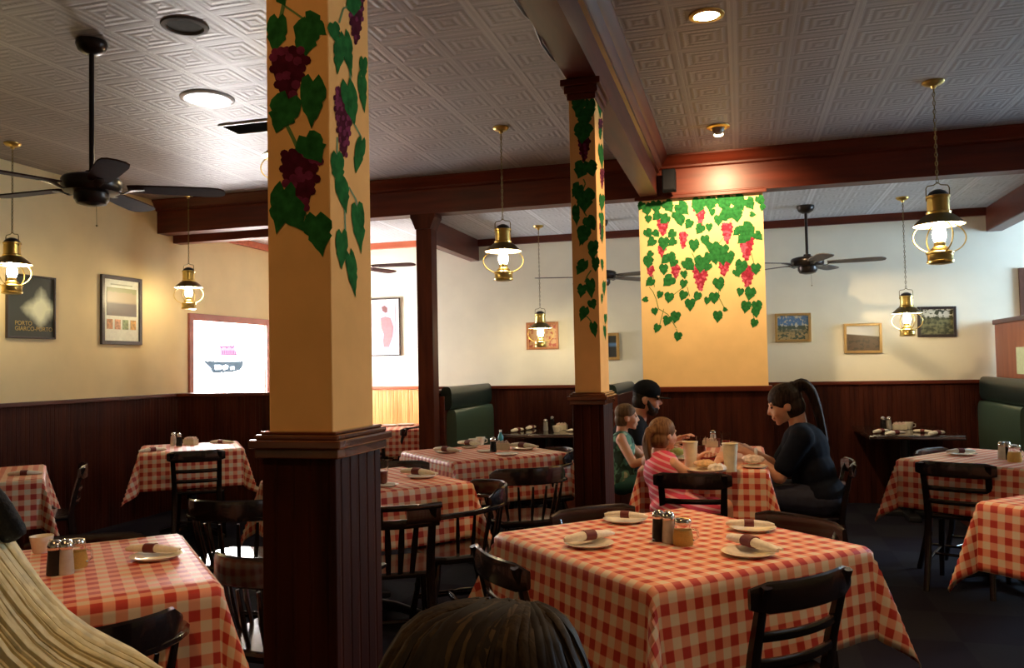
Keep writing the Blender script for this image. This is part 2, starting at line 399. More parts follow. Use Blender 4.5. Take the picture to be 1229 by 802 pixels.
# window lettering: painted ship-shaped sign + small purple words; emission stands in for backlight
def onX(X,pts): return [atX(px,py,X)[1:] for px,py in pts]
sx=XL-.05
def zp(pts,s,ox,oy): return [(ox+x/s,oy+y/s) for x,y in pts]
hull=zp([(385,450),(520,456),(580,458),(692,452),(686,492),(665,522),(600,538),(530,540),(462,546),(446,505),(420,482)],6.17,180,360)
o=MB().prism(onX(sx,hull),sx,sx+.004,'x').obj('window_sign',mat('slate_blue_backlit_paint',(.05,.10,.15),.6,em=(.12,.22,.32),es=.6))
tag(o,'slate blue boat-shaped sign painted on the bright left window','sign')
wb=mat('sign_white_glow',(.9,.95,1),.5,em=(.95,.97,1),es=4)
w=MB()
for q in ([(478,482),(525,482),(525,516),(482,518)],[(535,490),(560,480),(580,490),(575,512),(550,520),(535,508)],[(592,496),(622,492),(626,514),(596,518)]):
    w.prism(onX(sx+.005,zp(q,6.17,180,360)),sx+.005,sx+.007,'x')
w.obj('lettering',wb,o)
pm=mat('purple_glow_lettering',(.25,.08,.22),.6,em=(.50,.25,.48),es=.8)
w=MB().prism(onX(sx-.003,zp([(517,337),(628,337),(645,400),(645,411),(522,412)],6.17,180,360)),sx-.006,sx-.003,'x')
w.obj('word_backing',mat('pale_purple_glow',(.6,.4,.55),.6,em=(.74,.52,.72),es=1.0),o)  # pale glowing backing added so the words hold against the bright pane
w=MB(); random.seed(3)
for k,x in enumerate(range(485,640,13)):
    h=12 if k%3 else 20
    if x>515: w.prism(onX(sx,zp([(x,338),(x+9,336),(x+10,338+h),(x+1,340+h)],6.17,180,360)),sx,sx+.003,'x')
    else: w.prism(onX(sx,zp([(x,344),(x+10,342),(x+10,354),(x+1,356)],6.17,180,360)),sx,sx+.003,'x')
    if x>515: w.prism(onX(sx,zp([(x,376),(x+5,374),(x+6,400),(x,402)],6.17,180,360)),sx,sx+.003,'x')
w.prism(onX(sx,zp([(522,404),(645,402),(645,410),(522,412)],6.17,180,360)),sx,sx+.003,'x')
o=w.obj('window_lettering',pm); tag(o,'small purple lettering painted on the bright left window above the boat sign','lettering')

# ------------------------------------------------------------------ painted vines
def leaf_poly(cx,cy,w,h,ang,seed=0):
    """heart-shaped, softly lobed leaf in photo pixels; ang = direction of the tip, degrees clockwise from +x (90 = down)"""
    base=[(-.46,0),(-.50,.18),(-.40,.36),(-.22,.47),(-.05,.44),(.04,.36),(.12,.40),(.22,.30),(.33,.18),(.42,.10),(.55,0)]
    pts=[(-.36,0)]+base[1:]
    poly=[pts[0]]+[(a,b) for a,b in pts[1:]]+[(a,-b) for a,b in reversed(pts[1:-1])]
    rr=random.Random(seed); ca,sa=math.cos(math.radians(ang)),math.sin(math.radians(ang)); out=[]
    for a,b in poly:
        a*=1+rr.uniform(-.07,.07); b*=1+rr.uniform(-.10,.10)
        a*=h; b*=w
        out.append((cx+a*ca-b*sa, cy+a*sa+b*ca))
    return out
def fan(mb,poly,pl,off,m):
    """filled outline, flat on its plane, as a thin raised film of paint"""
    c=(sum(p[0] for p in poly)/len(poly),sum(p[1] for p in poly)/len(poly))
    P=[pl(*c,off)]+[pl(x,y,off) for x,y in poly]; n=len(poly)
    mb.add(P,[(0,1+i,1+(i+1)%n) for i in range(n)],m)
def stroke(mb,pts,w,pl,off,m):
    for (x0,y0),(x1,y1) in zip(pts,pts[1:]):
        dx,dy=x1-x0,y1-y0; L=math.hypot(dx,dy) or 1; nx,ny=-dy/L*w/2,dx/L*w/2
        fan(mb,[(x0+nx,y0+ny),(x1+nx,y1+ny),(x1-nx,y1-ny),(x0-nx,y0-ny)],pl,off,m)
def grapes(mb,cx,cy,w,h,pl,off,m1,m2,r,seed=1):
    rr=random.Random(seed); rows=max(3,int(h/(r*1.45)))
    q=min(1,w/h/.62); RX=r*q; k=0
    prof=lambda t:w/2*(1-.78*t**1.7)*(.8 if t<.08 else 1)
    side=[(prof(i/8)*.9,cy-h/2+h*i/8) for i in range(9)]
    fan(mb,[(cx+a,b) for a,b in side]+[(cx-a,b) for a,b in reversed(side)],pl,off-.00005,m1)
    for i in range(rows):
        t=i/(rows-1); hw=prof(t)
        nn=max(1,int(round(2*hw/(RX*1.5))))
        for j in range(nn):
            x=cx+(-hw+2*hw*(j+.5)/nn)+(.35*RX if i%2 else -.35*RX)+rr.uniform(-.3,.3)*RX; y=cy-h/2+h*t+rr.uniform(-.4,.4)*r
            k+=1
            ra=r*rr.uniform(.85,1.1); rx=ra*q
            fan(mb,[(x+rx*math.cos(a*pi/4),y+ra*math.sin(a*pi/4)) for a in range(8)],pl,off+.000004*k,m2 if rr.random()<.38 else m1)
# ---- big near pillar
def pillar(name,label,x0,x1,y0,y1,zcap,ztop,cas,caph,capital=False):
    p=thing(name,label,'pillar',((x0+x1)/2,(y0+y1)/2,0)); cx,cy=(x0+x1)/2,(y0+y1)/2
    hx,hy=(x1-x0)/2,(y1-y0)/2
    MB().box(-hx,hx,-hy,hy,zcap-.1,ztop).obj('shaft',M['paint'],p,bevel=.003)
    MB().box(-hx-cas,hx+cas,-hy-cas,hy+cas,0,zcap-caph*.6).obj('casing',M['bead'],p,bevel=.003)
    mb=MB()
    for e,a,b in ((cas+.012,zcap-caph,zcap-caph*.62),(cas+.022,zcap-caph*.62,zcap-caph*.30),(cas+.012,zcap-caph*.30,zcap-caph*.12),(cas+.004,zcap-caph*.12,zcap)):
        mb.box(-hx-e,hx+e,-hy-e,hy+e,a,b)
    mb.obj('cap_moulding',M['gloss'],p,bevel=.005)
    MB().box(-hx-cas-.015,hx+cas+.015,-hy-cas-.015,hy+cas+.015,0,.15).obj('plinth',M['trimx'],p,bevel=.005)
    if capital:
        mb=MB()
        for e,a,b in ((.008,ztop-.10,ztop-.07),(.02,ztop-.07,ztop-.035),(.035,ztop-.035,ztop-.002)): mb.box(-hx-e,hx+e,-hy-e,hy+e,a,b)
        mb.obj('capital',M['trimx'],p,bevel=.004)
    return p,cx,cy
def face_planes(cx,cy,x1,y0):
    """paint films lie flat on the front (-Y) and right (+X) faces"""
    def fr(px,py,off):
        q=atY(px,py,y0-off-.0008); return (q[0]-cx,q[1]-cy,q[2])
    def rt(px,py,off):
        q=atX(px,py,x1+off+.0008); return (q[0]-cx,q[1]-cy,q[2])
    return fr,rt
A=(-1.012,-.857,1.60,1.803)
p1,cx,cy=pillar('painted_pillar','large near square yellow pillar with painted purple grapes above dark wood casing',*A,1.265,ZC,.012,.058)
fr,rt=face_planes(cx,cy,A[1],A[2])
S,OX,OY=2.005,300,0
def Zm(l): return [(OX+x/S,OY+y/S) for x,y in l]
mb=MB()
stroke(mb,Zm([(85,-10),(78,25),(70,60)]),4.5,fr,.0001,1); stroke(mb,Zm([(85,15),(110,32),(128,45)]),2.5,fr,.0001,1)
stroke(mb,Zm([(88,300),(105,335),(118,365)]),4.5,fr,.0001,1); stroke(mb,Zm([(125,500),(140,528),(155,540)]),3,fr,.0001,1)
for i,(x,y,w,h,a) in enumerate([(64,80,48,86,95),(135,92,62,90,100),(155,60,48,66,40),(72,-8,30,44,60)]): fan(mb,Zm(leaf_poly(x,y,w*1.15,h*1.1,a,i)),fr,.0003+.00001*i,0)
grapes(mb,*Zm([(92,185)])[0],96/S,128/S,fr,.0005,2,3,5.6,2)
grapes(mb,*Zm([(120,445)])[0],98/S,150/S,fr,.0005,2,3,5.6,3)
for i,(x,y,w,h,a) in enumerate([(150,240,60,112,92),(80,272,70,90,110),(150,355,66,74,60),(75,497,60,108,100),(105,515,62,80,60),(165,560,62,94,80)]): fan(mb,Zm(leaf_poly(x,y,w*1.15,h*1.1,a,10+i)),fr,.0012+.00001*i,0)
stroke(mb,Zm([(250,10),(225,20),(215,55)]),2.2,rt,.0001,1); stroke(mb,Zm([(225,95),(238,150),(245,215)]),1.8,rt,.0001,1)
stroke(mb,Zm([(210,330),(210,380)]),1.8,rt,.0001,1); stroke(mb,Zm([(252,300),(268,330),(265,370)]),1.8,rt,.0001,1)
stroke(mb,Zm([(238,450),(255,480),(262,520)]),1.8,rt,.0001,1); stroke(mb,Zm([(228,500),(230,560)]),1.8,rt,.0001,1)
grapes(mb,*Zm([(256,45)])[0],40/S,110/S,rt,.0003,2,3,3.4,5); grapes(mb,*Zm([(227,292)])[0],50/S,158/S,rt,.0003,2,3,3.8,6)
for i,(x,y,w,h,a) in enumerate([(203,75,32,50,80),(215,130,30,96,95),(235,125,30,110,80),(250,15,40,44,90),(273,165,22,60,90),(272,222,22,100,85),(242,245,40,110,80),(263,372,28,90,100),(212,405,36,86,85),(224,465,34,92,80),(262,542,34,120,85),(221,598,32,100,90),(246,655,28,110,82)]): fan(mb,Zm(leaf_poly(x,y,w,h,a,30+i)),rt,.0006+.000008*i,0)
mb.obj('painted_vine',[M['leaf'],M['vinestem'],M['gp1'],M['gp2']],p1)
# ---- middle pillar
B=(-.788,-.66,3.92,4.17)
p2,cx,cy=pillar('painted_pillar','slimmer middle pillar under the ceiling beam painted with dark trailing vine leaves',*B,1.262,2.80,.012,.06,True)
fr,rt=face_planes(cx,cy,B[1],B[2])
mb=MB()
S,OX,OY=2.675,550,0
for i,(x,y,w,h,a) in enumerate([(385,340,48,60,100),(425,345,40,60,80),(405,375,60,70,85),(400,425,66,66,95),(395,545,55,60,110),(425,540,50,55,70),(405,640,70,80,90),(380,610,40,50,120),(378,692,28,64,85),(425,715,46,52,60),(402,755,44,66,110),(438,790,32,40,80)]):
    fan(mb,Zm(leaf_poly(x,y,w,h,a,60+i)),fr,.0006+.000008*i,0)
grapes(mb,*Zm([(404,478)])[0],42/S,75/S,fr,.0004,2,3,2.6,8)
stroke(mb,Zm([(402,575),(408,590),(400,610)]),1.6,fr,.0001,1)
for i,(x,y,w,h,a) in enumerate([(456,345,16,64,90),(459,500,18,84,85),(461,650,20,60,90),(459,700,14,40,80),(456,430,10,40,90)]): fan(mb,Zm(leaf_poly(x,y,w,h,a,80+i)),rt,.0006+.000008*i,0)
for x,y,w,h in ((457,415,14,60),(462,575,14,60),(460,745,14,50)): grapes(mb,*Zm([(x,y)])[0],w/S,h/S,rt,.0004,2,3,1.5,9)
S,OX,OY=3.083,550,240
stroke(mb,Zm([(480,20),(465,45),(475,60)]),1.6,fr,.0001,1); stroke(mb,Zm([(492,260),(478,280),(468,305)]),1.6,fr,.0001,1); stroke(mb,Zm([(475,430),(492,450)]),1.4,fr,.0001,1)
for i,(x,y,w,h,a) in enumerate([(437,52,26,74,90),(490,87,46,54,60),(462,130,50,70,95),(498,185,46,70,90),(456,248,44,66,120),(508,238,34,56,90),(490,325,40,76,85),(457,335,40,52,100),(496,386,38,38,70),(463,420,38,58,110),(502,478,32,60,80)]):
    fan(mb,Zm(leaf_poly(x,y,w,h,a,90+i)),fr,.0006+.000008*i,0)
for i,(x,y,w,h,a) in enumerate([(532,75,16,60,90),(533,130,12,60,90),(533,240,12,46,85),(540,325,14,56,90),(532,365,9,40,90),(545,440,12,40,90),(543,490,12,54,85)]): fan(mb,Zm(leaf_poly(x,y,w,h,a,110+i)),rt,.0006+.000008*i,0)
mb.obj('painted_vine',[M['leaf'],M['vinestem'],M['gp1'],M['gp2']],p2)
# ---- mural pier
p3=thing('mural_panel','wide golden yellow wall panel painted with hanging grapevines and red grapes','mural',(-.31,7.02,0))
MB().box(-.50,.51,-.07,.07,1.15,2.80).obj('panel',M['mural'],p3)
MB().box(-.51,.52,-.085,.08,0,1.15).obj('wainscot',M['bead'],p3)
MB().box(-.53,.54,-.105,.09,1.15,1.195).obj('chair_rail',M['trimx'],p3,bevel=.006)
def fr(px,py,off):
    q=atY(px,py,6.95-off-.0008); return (q[0]+.31,q[1]-7.02,q[2])
S,OX,OY=2.674,750,180
mb=MB()
for st in ([(78,440),(90,455),(100,478),(108,510),(138,528),(165,572)],[(90,400),(95,440)],[(200,440),(208,470)],[(405,330),(416,372)],[(303,440),(300,470),(318,505)],[(385,460),(405,500),(414,540)],[(325,270),(302,300),(300,330)],[(125,510),(112,560)],[(165,575),(172,595)],[(145,225),(120,250)],[(215,330),(225,350)],[(188,440),(150,470)],[(355,210),(330,240)],[(60,355),(80,340)]):
    stroke(mb,Zm(st),.9,fr,.0001,1)
for i,(x,y,w,h) in enumerate([(243,215,32,46),(122,250,40,48),(328,268,40,58),(187,290,28,48),(118,325,28,30),(390,315,50,72),(82,390,28,30),(163,392,32,40),(242,412,50,72),(318,380,38,46),(393,405,52,62),(225,185,20,20)]):
    grapes(mb,*Zm([(x,y)])[0],w/S,h/S,fr,.0004,2,3,1.75,20+i)
LV=[(70,190,40),(100,182,40),(140,180,42),(185,188,48),(235,178,52),(275,172,44),(320,170,54),(365,168,54),(400,172,40),(435,162,34),(441,185,22),(52,180,28),(75,222,26),(103,212,34),(128,222,36),(170,212,40),(178,226,36),(205,238,32),(240,254,34),(280,200,24),(300,225,34),(320,210,44),(358,208,46),(410,207,20),(270,248,26),(345,200,34),
(75,268,32),(150,270,30),(100,268,26),(85,296,32),(125,300,40),(152,296,30),(222,306,40),(258,290,34),(285,318,46),(315,325,42),(270,345,34),(395,258,56),(380,282,44),(428,276,32),(360,262,30),(80,335,24),(75,360,38),(150,345,36),(130,352,32),(155,362,30),(125,383,34),(205,368,44),(245,366,52),(265,375,30),(335,345,40),(312,345,46),(290,352,30),(372,376,46),(420,382,36),(360,395,28),
(80,424,32),(140,420,42),(188,430,28),(302,430,42),(402,460,40),(370,456,26),(65,480,20),(112,465,24),(142,474,34),(187,467,32),(232,470,30),(209,496,38),(287,475,36),(264,484,24),(388,503,38),(424,503,38),(420,522,30),(96,518,24),(135,548,32),(162,536,36),(103,572,28),(170,599,30),(298,534,36),(322,512,16),(415,556,28),(190,400,26)]
rr=random.Random(4)
for i,(x,y,s) in enumerate(LV):
    s*=1.08
    ang=rr.choice([60,80,90,100,120,45,135]) if y<430 else rr.choice([80,90,100,110])
    if s<23: ang=rr.choice([10,170])
    fan(mb,Zm(leaf_poly(x,y,s*.92,s,ang,200+i)),fr,.0006+.000008*i,0)
mb.obj('painted_vine',[M['leaf'],M['vinestem'],M['gr1'],M['gr2']],p3)
# ------------------------------------------------------------------ pendant lamps
def chain_mb(L,s):
    mb=MB(); link=.034*s; n=max(2,int(L/(link*.8))); st=L/n
    for i in range(n):
        z=-(i+.5)*st; pts=[]
        for k in range(8):
            a=2*pi*k/8; r=(.008*s*math.cos(a),st*.62*math.sin(a))
            pts.append((r[0],0,z+r[1]) if i%2 else (0,r[0],z+r[1]))
        mb.sweep(pts,(.0021*s,.0021*s),(0,1,0) if i%2 else (1,0,0),5,2,0,True)
    mb.tube([(.004*s,0,0),(-.004*s,.003*s,-L*.35),(.004*s,-.002*s,-L*.7),(0,0,-L)],.0017*s,5)
    return mb
def lamp(label,cx,cy,zc,zshade,s,group=None):
    """origin on the ceiling; zshade = height of the rim of the shade"""
    t=thing('lantern_pendant',label,'pendant lamp',(cx,cy,zc),0,group)
    z0=zshade-zc
    MB().lathe([(.0,0),(.065*s,0),(.065*s,-.008),(.05*s,-.022),(.018*s,-.030),(.012*s,-.045),(.0,-.045)],20).obj('ceiling_canopy',M['brass'],t,True)
    L=-(z0+.262*s)-.04
    chain_mb(L,s).obj('chain',M['brassdark'],t).location=(0,0,-.04)
    Z=lambda z:z0+z*s
    mb=MB().sweep([(-.066*s,0,Z(.15)),(-.066*s,0,Z(.23)),(-.058*s,0,Z(.245)),(-.02*s,0,Z(.25)),(0,0,Z(.266)),(.02*s,0,Z(.25)),(.058*s,0,Z(.245)),(.066*s,0,Z(.23)),(.066*s,0,Z(.15))],(.0035*s,.0035*s),(0,1,0),6)
    mb.obj('bail_handle',M['brassdark'],t,True)
    MB().lathe([(.0,Z(.222)),(.02*s,Z(.220)),(.045*s,Z(.208)),(.060*s,Z(.190)),(.062*s,Z(.180)),(.0,Z(.180))],20).obj('vent_cap',M['black'],t,True)
    MB().lathe([(.062*s,Z(.183)),(.070*s,Z(.180)),(.070*s,Z(.168)),(.064*s,Z(.164)),(.064*s,Z(.085)),(.072*s,Z(.078)),(.070*s,Z(.066)),(.055*s,Z(.066))],22).obj('chimney_sleeve',M['brass'],t,True)
    sh=MB().lathe([(.066*s,Z(.068)),(.085*s,Z(.058)),(.112*s,Z(.036)),(.135*s,Z(.014)),(.148*s,Z(.002)),(.150*s,Z(-.004))],28,caps=False)
    o=sh.obj('shade',M['brassdark'],t,True)
    sh=MB().lathe([(.060*s,Z(.064)),(.082*s,Z(.053)),(.109*s,Z(.031)),(.132*s,Z(.010)),(.147*s,Z(-.003))],28,caps=False)
    sh.obj('shade_lining',M['shade_white'],o,True)
    MB().lathe([(.0,Z(.03)),(.028*s,Z(.028)),(.032*s,Z(-.02)),(.040*s,Z(-.055)),(.040*s,Z(-.075)),(.030*s,Z(-.105)),(.0,Z(-.107))],18).obj('glass_chimney',M['glow'],t,True)
    mb=MB()
    for a0 in (0,pi/2):
        pts=[]
        for k in range(19):
            a=math.radians(52+ (360-104)*0 ) 
        for k in range(-9,10):
            a=math.radians(k*14.5)
            pass
    def hoop(sgn,ax):
        pts=[]
        for k in range(15):
            a=math.radians(58-k*(58+62)/14.0); r=.165*s*math.cos(a)*sgn; z=Z(-.082)+.098*s*math.sin(a)*1.05
            pts.append((r,0,z) if ax else (0,r,z))
        return pts
    for sgn in (1,-1):
        for ax in (0,1):
            mb=MB().tube(hoop(sgn,ax),.0042*s,6); mb.xf(Matrix.Rotation(.25,4,'Z')); mb.obj('guard_wire',M['brass'],t,True)
    MB().lathe([(.0,Z(-.105)),(.026*s,Z(-.105)),(.034*s,Z(-.12)),(.034*s,Z(-.135)),(.052*s,Z(-.15)),(.058*s,Z(-.168)),(.0,Z(-.168))],20).obj('burner',M['brass'],t,True)
    MB().lathe([(.0,Z(-.166)),(.070*s,Z(-.168)),(.080*s,Z(-.175)),(.080*s,Z(-.182)),(.074*s,Z(-.187)),(.074*s,Z(-.222)),(.079*s,Z(-.228)),(.077*s,Z(-.240)),(.060*s,Z(-.246)),(.0,Z(-.246))],24).obj('oil_font',M['brass'],t,True)
    return t
def lamp_px(label,cpx,zc,shade_y,s,shade_x=None):
    x,y,_=atZ(*cpx,zc); z=atY(shade_x or cpx[0],shade_y,y)[2]
    lamp(label,x,y,zc,z,s)
lamp_px('brass lantern pendant above the far right, largest of the hanging lanterns',(1120,98),ZC,270,1.0,1123)
lamp_px('brass lantern pendant between the big pillar and slim middle pillar, before the cross beam',(601,153),ZC,301.6,.88)
lamp_px('brass lantern pendant at the far left in front of the dark poster',(15,172),ZC,317,.9,21)
lamp_px('brass lantern pendant hanging just above the bright left window',(226,233),ZC,345,.88)
lamp_px('small brass lantern pendant in front of the red framed picture on the back wall',(646,271),ZR,394,.78)
lamp_px('small brass lantern pendant between the landscape pictures on the right back wall',(1083,237),ZR,376,.82,1087)
gx,gy=-2.87,4.72; lamp('brass lantern pendant mostly hidden behind the big near pillar, high by the ceiling vent',gx,gy,ZC,atY(339,188,gy)[2],.88)

# ------------------------------------------------------------------ ceiling fans
def blade_mb(a,s=1):
    mb=MB(); out=[]
    for x,h in ((.17,.045),(.22,.055),(.40,.066),(.56,.070),(.62,.062),(.645,.04),(.655,0)): out.append((x,h))
    poly=out+[(x,-h) for x,h in reversed(out[:-1])]
    mb.prism(poly,-.004,.004); mb.xf(Matrix.Rotation(math.radians(-7),4,'X')); return mb.xf(Matrix.Rotation(a,4,'Z'))
def fan_(label,x,y,zc,zm,a0,blade='fanblade',motor='fan'):
    t=thing('ceiling_fan',label,'ceiling fan',(x,y,zc)); d=zm-zc
    MB().lathe([(0,0),(.075,0),(.078,-.02),(.065,-.05),(.03,-.07),(0,-.07)],20).obj('ceiling_canopy',M[motor],t,True)
    MB().lathe([(.013,-.06),(.013,d+.06)],10).obj('downrod',M[motor],t,True)
    MB().lathe([(0,d+.085),(.03,d+.08),(.035,d+.06),(.10,d+.055),(.135,d+.045),(.145,d+.03),(.145,d-.01),(.13,d-.03),(.09,d-.035),(0,d-.035)],28).obj('motor_housing',M[motor],t,True)
    MB().lathe([(0,d-.03),(.085,d-.035),(.085,d-.065),(.07,d-.09),(.03,d-.10),(0,d-.10)],22).obj('switch_cup',M[motor],t,True)
    MB().tube([(.03,0,d-.10),(.032,0,d-.20)],.0015,4).ball((.032,0,d-.205),.006,6).obj('pull_chain',M['brassdark'],t)
    for k in range(5):
        a=math.radians(a0+72*k)
        mb=MB().sweep([(.10,0,-.02),(.15,0,-.03),(.19,0,-.012),(.25,0,-.006)],[(.018,.004),(.012,.004),(.03,.003),(.02,.003)],(0,0,1),8)
        mb.xf(Matrix.Translation((0,0,d))@Matrix.Rotation(a,4,'Z'))
        o=mb.obj('blade_bracket',M[motor],t,True)
        b=blade_mb(a); b.xf(Matrix.Translation((0,0,d-.002))); b.obj('blade',M[blade],t,bevel=.002)
x,y,_=atZ(110,50,ZC); fan_('dark ceiling fan on a long rod at upper left',x,y,ZC,atY(112,224,y)[2],250)
x,y,_=atY(969,316,7.85); fan_('dark ceiling fan right of the grape mural before the back wall',x,7.85,ZR,_,-8,'fanblade_l')
x,y,_=atY(722,332,7.9); fan_('ceiling fan half hidden behind the slim middle pillar',x,7.9,ZR,_,195,'fanblade_l')
x,y,_=atY(428,320,7.9); fan_('ceiling fan with only a dark blade showing right of the big near pillar',x,7.9,ZRL,_,5)

# ------------------------------------------------------------------ ceiling fittings
def disc(name,label,cat,px,py,r,m,extra=None):
    x,y,_=atZ(px,py,ZC); t=thing(name,label,cat,(x,y,ZC)); return t
t=disc('flush_ceiling_light','round white flush ceiling disc glowing pale beside the vent','ceiling light',249,118,.16,None)
MB().lathe([(.135,0),(.165,0),(.165,-.006),(.150,-.014),(.135,-.012)],32,caps=False).obj('rim',M['white'],t,True)
MB().lathe([(.0,-.010),(.135,-.010),(.135,-.004),(.0,-.004)],32).obj('diffuser',mat('cool_diffuser',(.9,.95,1),.4,em=(.80,.90,1.0),es=2.6),t,True)
t=disc('recessed_downlight','round unlit grey ceiling fitting near the top left','ceiling light',222,31,.1,None)
MB().lathe([(.085,0),(.115,0),(.112,-.008),(.09,-.012),(.085,-.004)],28,caps=False).obj('rim',mat('grey_rim',(.16,.16,.17),.7,spec=.2),t,True)
MB().lathe([(.0,-.003),(.085,-.003),(.085,-.001),(.0,-.001)],28).obj('lens',mat('grey_lens',(.09,.10,.105),.8,spec=.1),t,True)
t=disc('recessed_downlight','lit round recessed downlight in the right ceiling above the front table','ceiling light',848,18,.1,None); DL=t.location.copy()
MB().lathe([(.062,0),(.088,0),(.086,-.006),(.066,-.010),(.062,-.003)],28,caps=False).obj('rim',M['brass'],t,True)
MB().lathe([(.0,-.004),(.062,-.004),(.062,-.001),(.0,-.001)],24).obj('bulb_lens',mat('warm_lens',(1,.9,.7),.3,em=(1,.80,.42),es=22),t,True)
t=disc('eyeball_spotlight','small eyeball spotlight on the ceiling aimed at the grape mural','ceiling light',862,152,.1,None); EL=t.location.copy()
MB().lathe([(.05,0),(.085,0),(.083,-.008),(.06,-.016),(.05,-.01)],24,caps=False).obj('rim',M['brass'],t,True)
mb=MB().ball((0,0,-.018),.045,14); mb.obj('eyeball',mat('eyeball_grey',(.35,.3,.24),.4),t,True)
mb=MB().lathe([(.0,0),(.034,0),(.034,-.004),(0,-.004)],16); mb.xf(Matrix.Translation((0,.030,-.050))@Matrix.Rotation(math.radians(42),4,'X')); mb.obj('lens',mat('spot_lens',(1,.9,.7),.3,em=(1,.8,.45),es=14),t,True)
x,y,_=atZ(303,152,ZC); t=thing('air_vent','dark rectangular air vent in the ceiling left of the big pillar','air vent',(x,y,ZC),0)
MB().box(-.20,.20,-.12,-.10,-.012,0).box(-.20,.20,.10,.12,-.012,0).box(-.20,-.18,-.10,.10,-.012,0).box(.18,.20,-.10,.10,-.012,0).obj('frame',M['white'],t,bevel=.002)
MB().box(-.18,.18,-.10,.10,-.003,-.001).obj('duct_opening',M['matte'],t)
mb=MB()
for k in range(8):
    yy=-.09+k*.0257
    mb.add([(-.18,yy,-.002),(.18,yy,-.002),(.18,yy+.014,-.012),(-.18,yy+.014,-.012),(-.18,yy+.002,-.002),(.18,yy+.002,-.002),(.18,yy+.016,-.012),(-.18,yy+.016,-.012)],[(0,1,2,3),(7,6,5,4),(0,4,5,1),(1,5,6,2),(2,6,7,3),(3,7,4,0)])
mb.obj('louvre',M['matte'],t)
x,y,z=atY(803,217,6.80)
t=thing('loudspeaker','small black loudspeaker mounted in the corner of the beams above the mural','speaker',(x,y,z))
MB().box(-.055,.055,-.05,.05,-.09,.09).obj('cabinet',M['matte'],t,bevel=.008)
MB().box(-.045,.045,-.054,-.049,-.08,.08).obj('grille',mat('grille_cloth',(.012,.012,.014),.95,spec=.05,bump=.5,nscale=300),t)
MB().box(-.02,.02,.05,.13,-.02,.02).obj('bracket',M['black'],t)
# loose cable hanging along the main beam
c=MB().tube([(-.80,y_,z_) for y_,z_ in ((2.4,2.82),(2.8,2.79),(3.1,2.80),(3.25,2.83),(3.4,2.79),(3.6,2.80),(3.75,2.83))],.006,6)
o=c.obj('cable',M['black'],smooth=True); o.location=(.0035,0,0); tag(o,'black cable tacked along the lower left edge of the main ceiling beam','cable')

# ------------------------------------------------------------------ pictures
def pic_mat(name,fn,**k):
    m,n,b=nt(name); tc=n.nodes.new('ShaderNodeTexCoord'); sp=n.nodes.new('ShaderNodeSeparateXYZ'); n.links.new(tc.outputs['Generated'],sp.inputs[0])
    nz=n.nodes.new('ShaderNodeTexNoise'); nz.inputs['Scale'].default_value=k.get('ns',7); nz.inputs['Detail'].default_value=5; n.links.new(tc.outputs['Generated'],nz.inputs['Vector'])
    c=fn(n,sp.outputs['X'],sp.outputs['Y'],sp.outputs['Z'],nz.outputs['Fac'])
    n.links.new(c,b.inputs['Base Color']); b.inputs['Roughness'].default_value=k.get('r',.4); return m
def ss(n,v,a,b_):
    q=n.nodes.new('ShaderNodeMapRange'); q.inputs['From Min'].default_value=a; q.inputs['From Max'].default_value=b_; n.links.new(v,q.inputs['Value']); return q.outputs[0]
def picture(label,cat,x0,x1,z0,z1,Y,art,frame,fw=.025,mat_w=0,matc=None,tilt=0):
    cx,cz=(x0+x1)/2,(z0+z1)/2; w,h=(x1-x0)/2,(z1-z0)/2
    t=thing('framed_picture',label,cat,(cx,Y,cz)); t.rotation_euler=(0,math.radians(tilt),0)
    MB().box(-w,-w+fw,-.03,-.002,-h,h).box(w-fw,w,-.03,-.002,-h,h).box(-w+fw,w-fw,-.03,-.002,-h,-h+fw).box(-w+fw,w-fw,-.03,-.002,h-fw,h).obj('frame',frame,t,bevel=.003)
    if mat_w: MB().box(-w+fw,w-fw,-.012,-.008,-h+fw,h-fw).obj('mount',matc,t)
    a=fw+mat_w
    MB().box(-w+a,w-a,-.016,-.013,-h+a,h-a).obj('print',art,t)
    return t
def pic_px(label,cat,a,b,Y,art,frame,**k):
    P,Q=atY(*a,Y),atY(*b,Y)
    return picture(label,cat,P[0],Q[0],Q[2],P[2],Y,art,frame,**k)
gold=mat('gilt_frame',(.42,.26,.09),.4,.3); dark=mat('dark_frame',(.03,.02,.02),.4)
def coast(n,x,y,z,f):
    c=mixc(n,ss(n,math_(n,'ADD',z,math_(n,'MULTIPLY',f,.25)),.68,.74),(.07,.10,.07),(.10,.22,.45)); 
    c=mixc(n,math_(n,'MULTIPLY',ss(n,f,.52,.6),ss(n,z,.35,.5)),c,(.62,.62,.50))
    return mixc(n,math_(n,'MULTIPLY',ss(n,z,.45,.25),ss(n,f,.45,.5)),c,(.42,.32,.16))
def hills(n,x,y,z,f):
    c=mixc(n,ss(n,math_(n,'ADD',z,math_(n,'MULTIPLY',x,.12)),.66,.70),(.10,.06,.035),(.72,.70,.66))
    return mixc(n,math_(n,'MULTIPLY',ss(n,f,.5,.6),ss(n,z,.6,.4)),c,(.05,.035,.02))
def groves(n,x,y,z,f):
    c=mixc(n,ss(n,f,.42,.6),(.05,.055,.03),(.20,.20,.10))
    return mixc(n,math_(n,'MULTIPLY',ss(n,z,.62,.72),ss(n,f,.46,.5)),c,(.62,.60,.50))
pic_px('framed picture of a coastal town with blue sky, just right of the mural','picture',(929.5,377),(974,410),YB,pic_mat('coast_print',coast,ns=9),gold,tilt=.6)
pic_px('framed landscape of dark fields under pale sky, lowest of three on the back wall','picture',(1012,389),(1059,423.5),YB,pic_mat('field_print',hills),gold,tilt=.6)
pic_px('framed dark green landscape partly behind the small right lantern','picture',(1100,369),(1148,404),YB,pic_mat('grove_print',groves),dark,tilt=1)
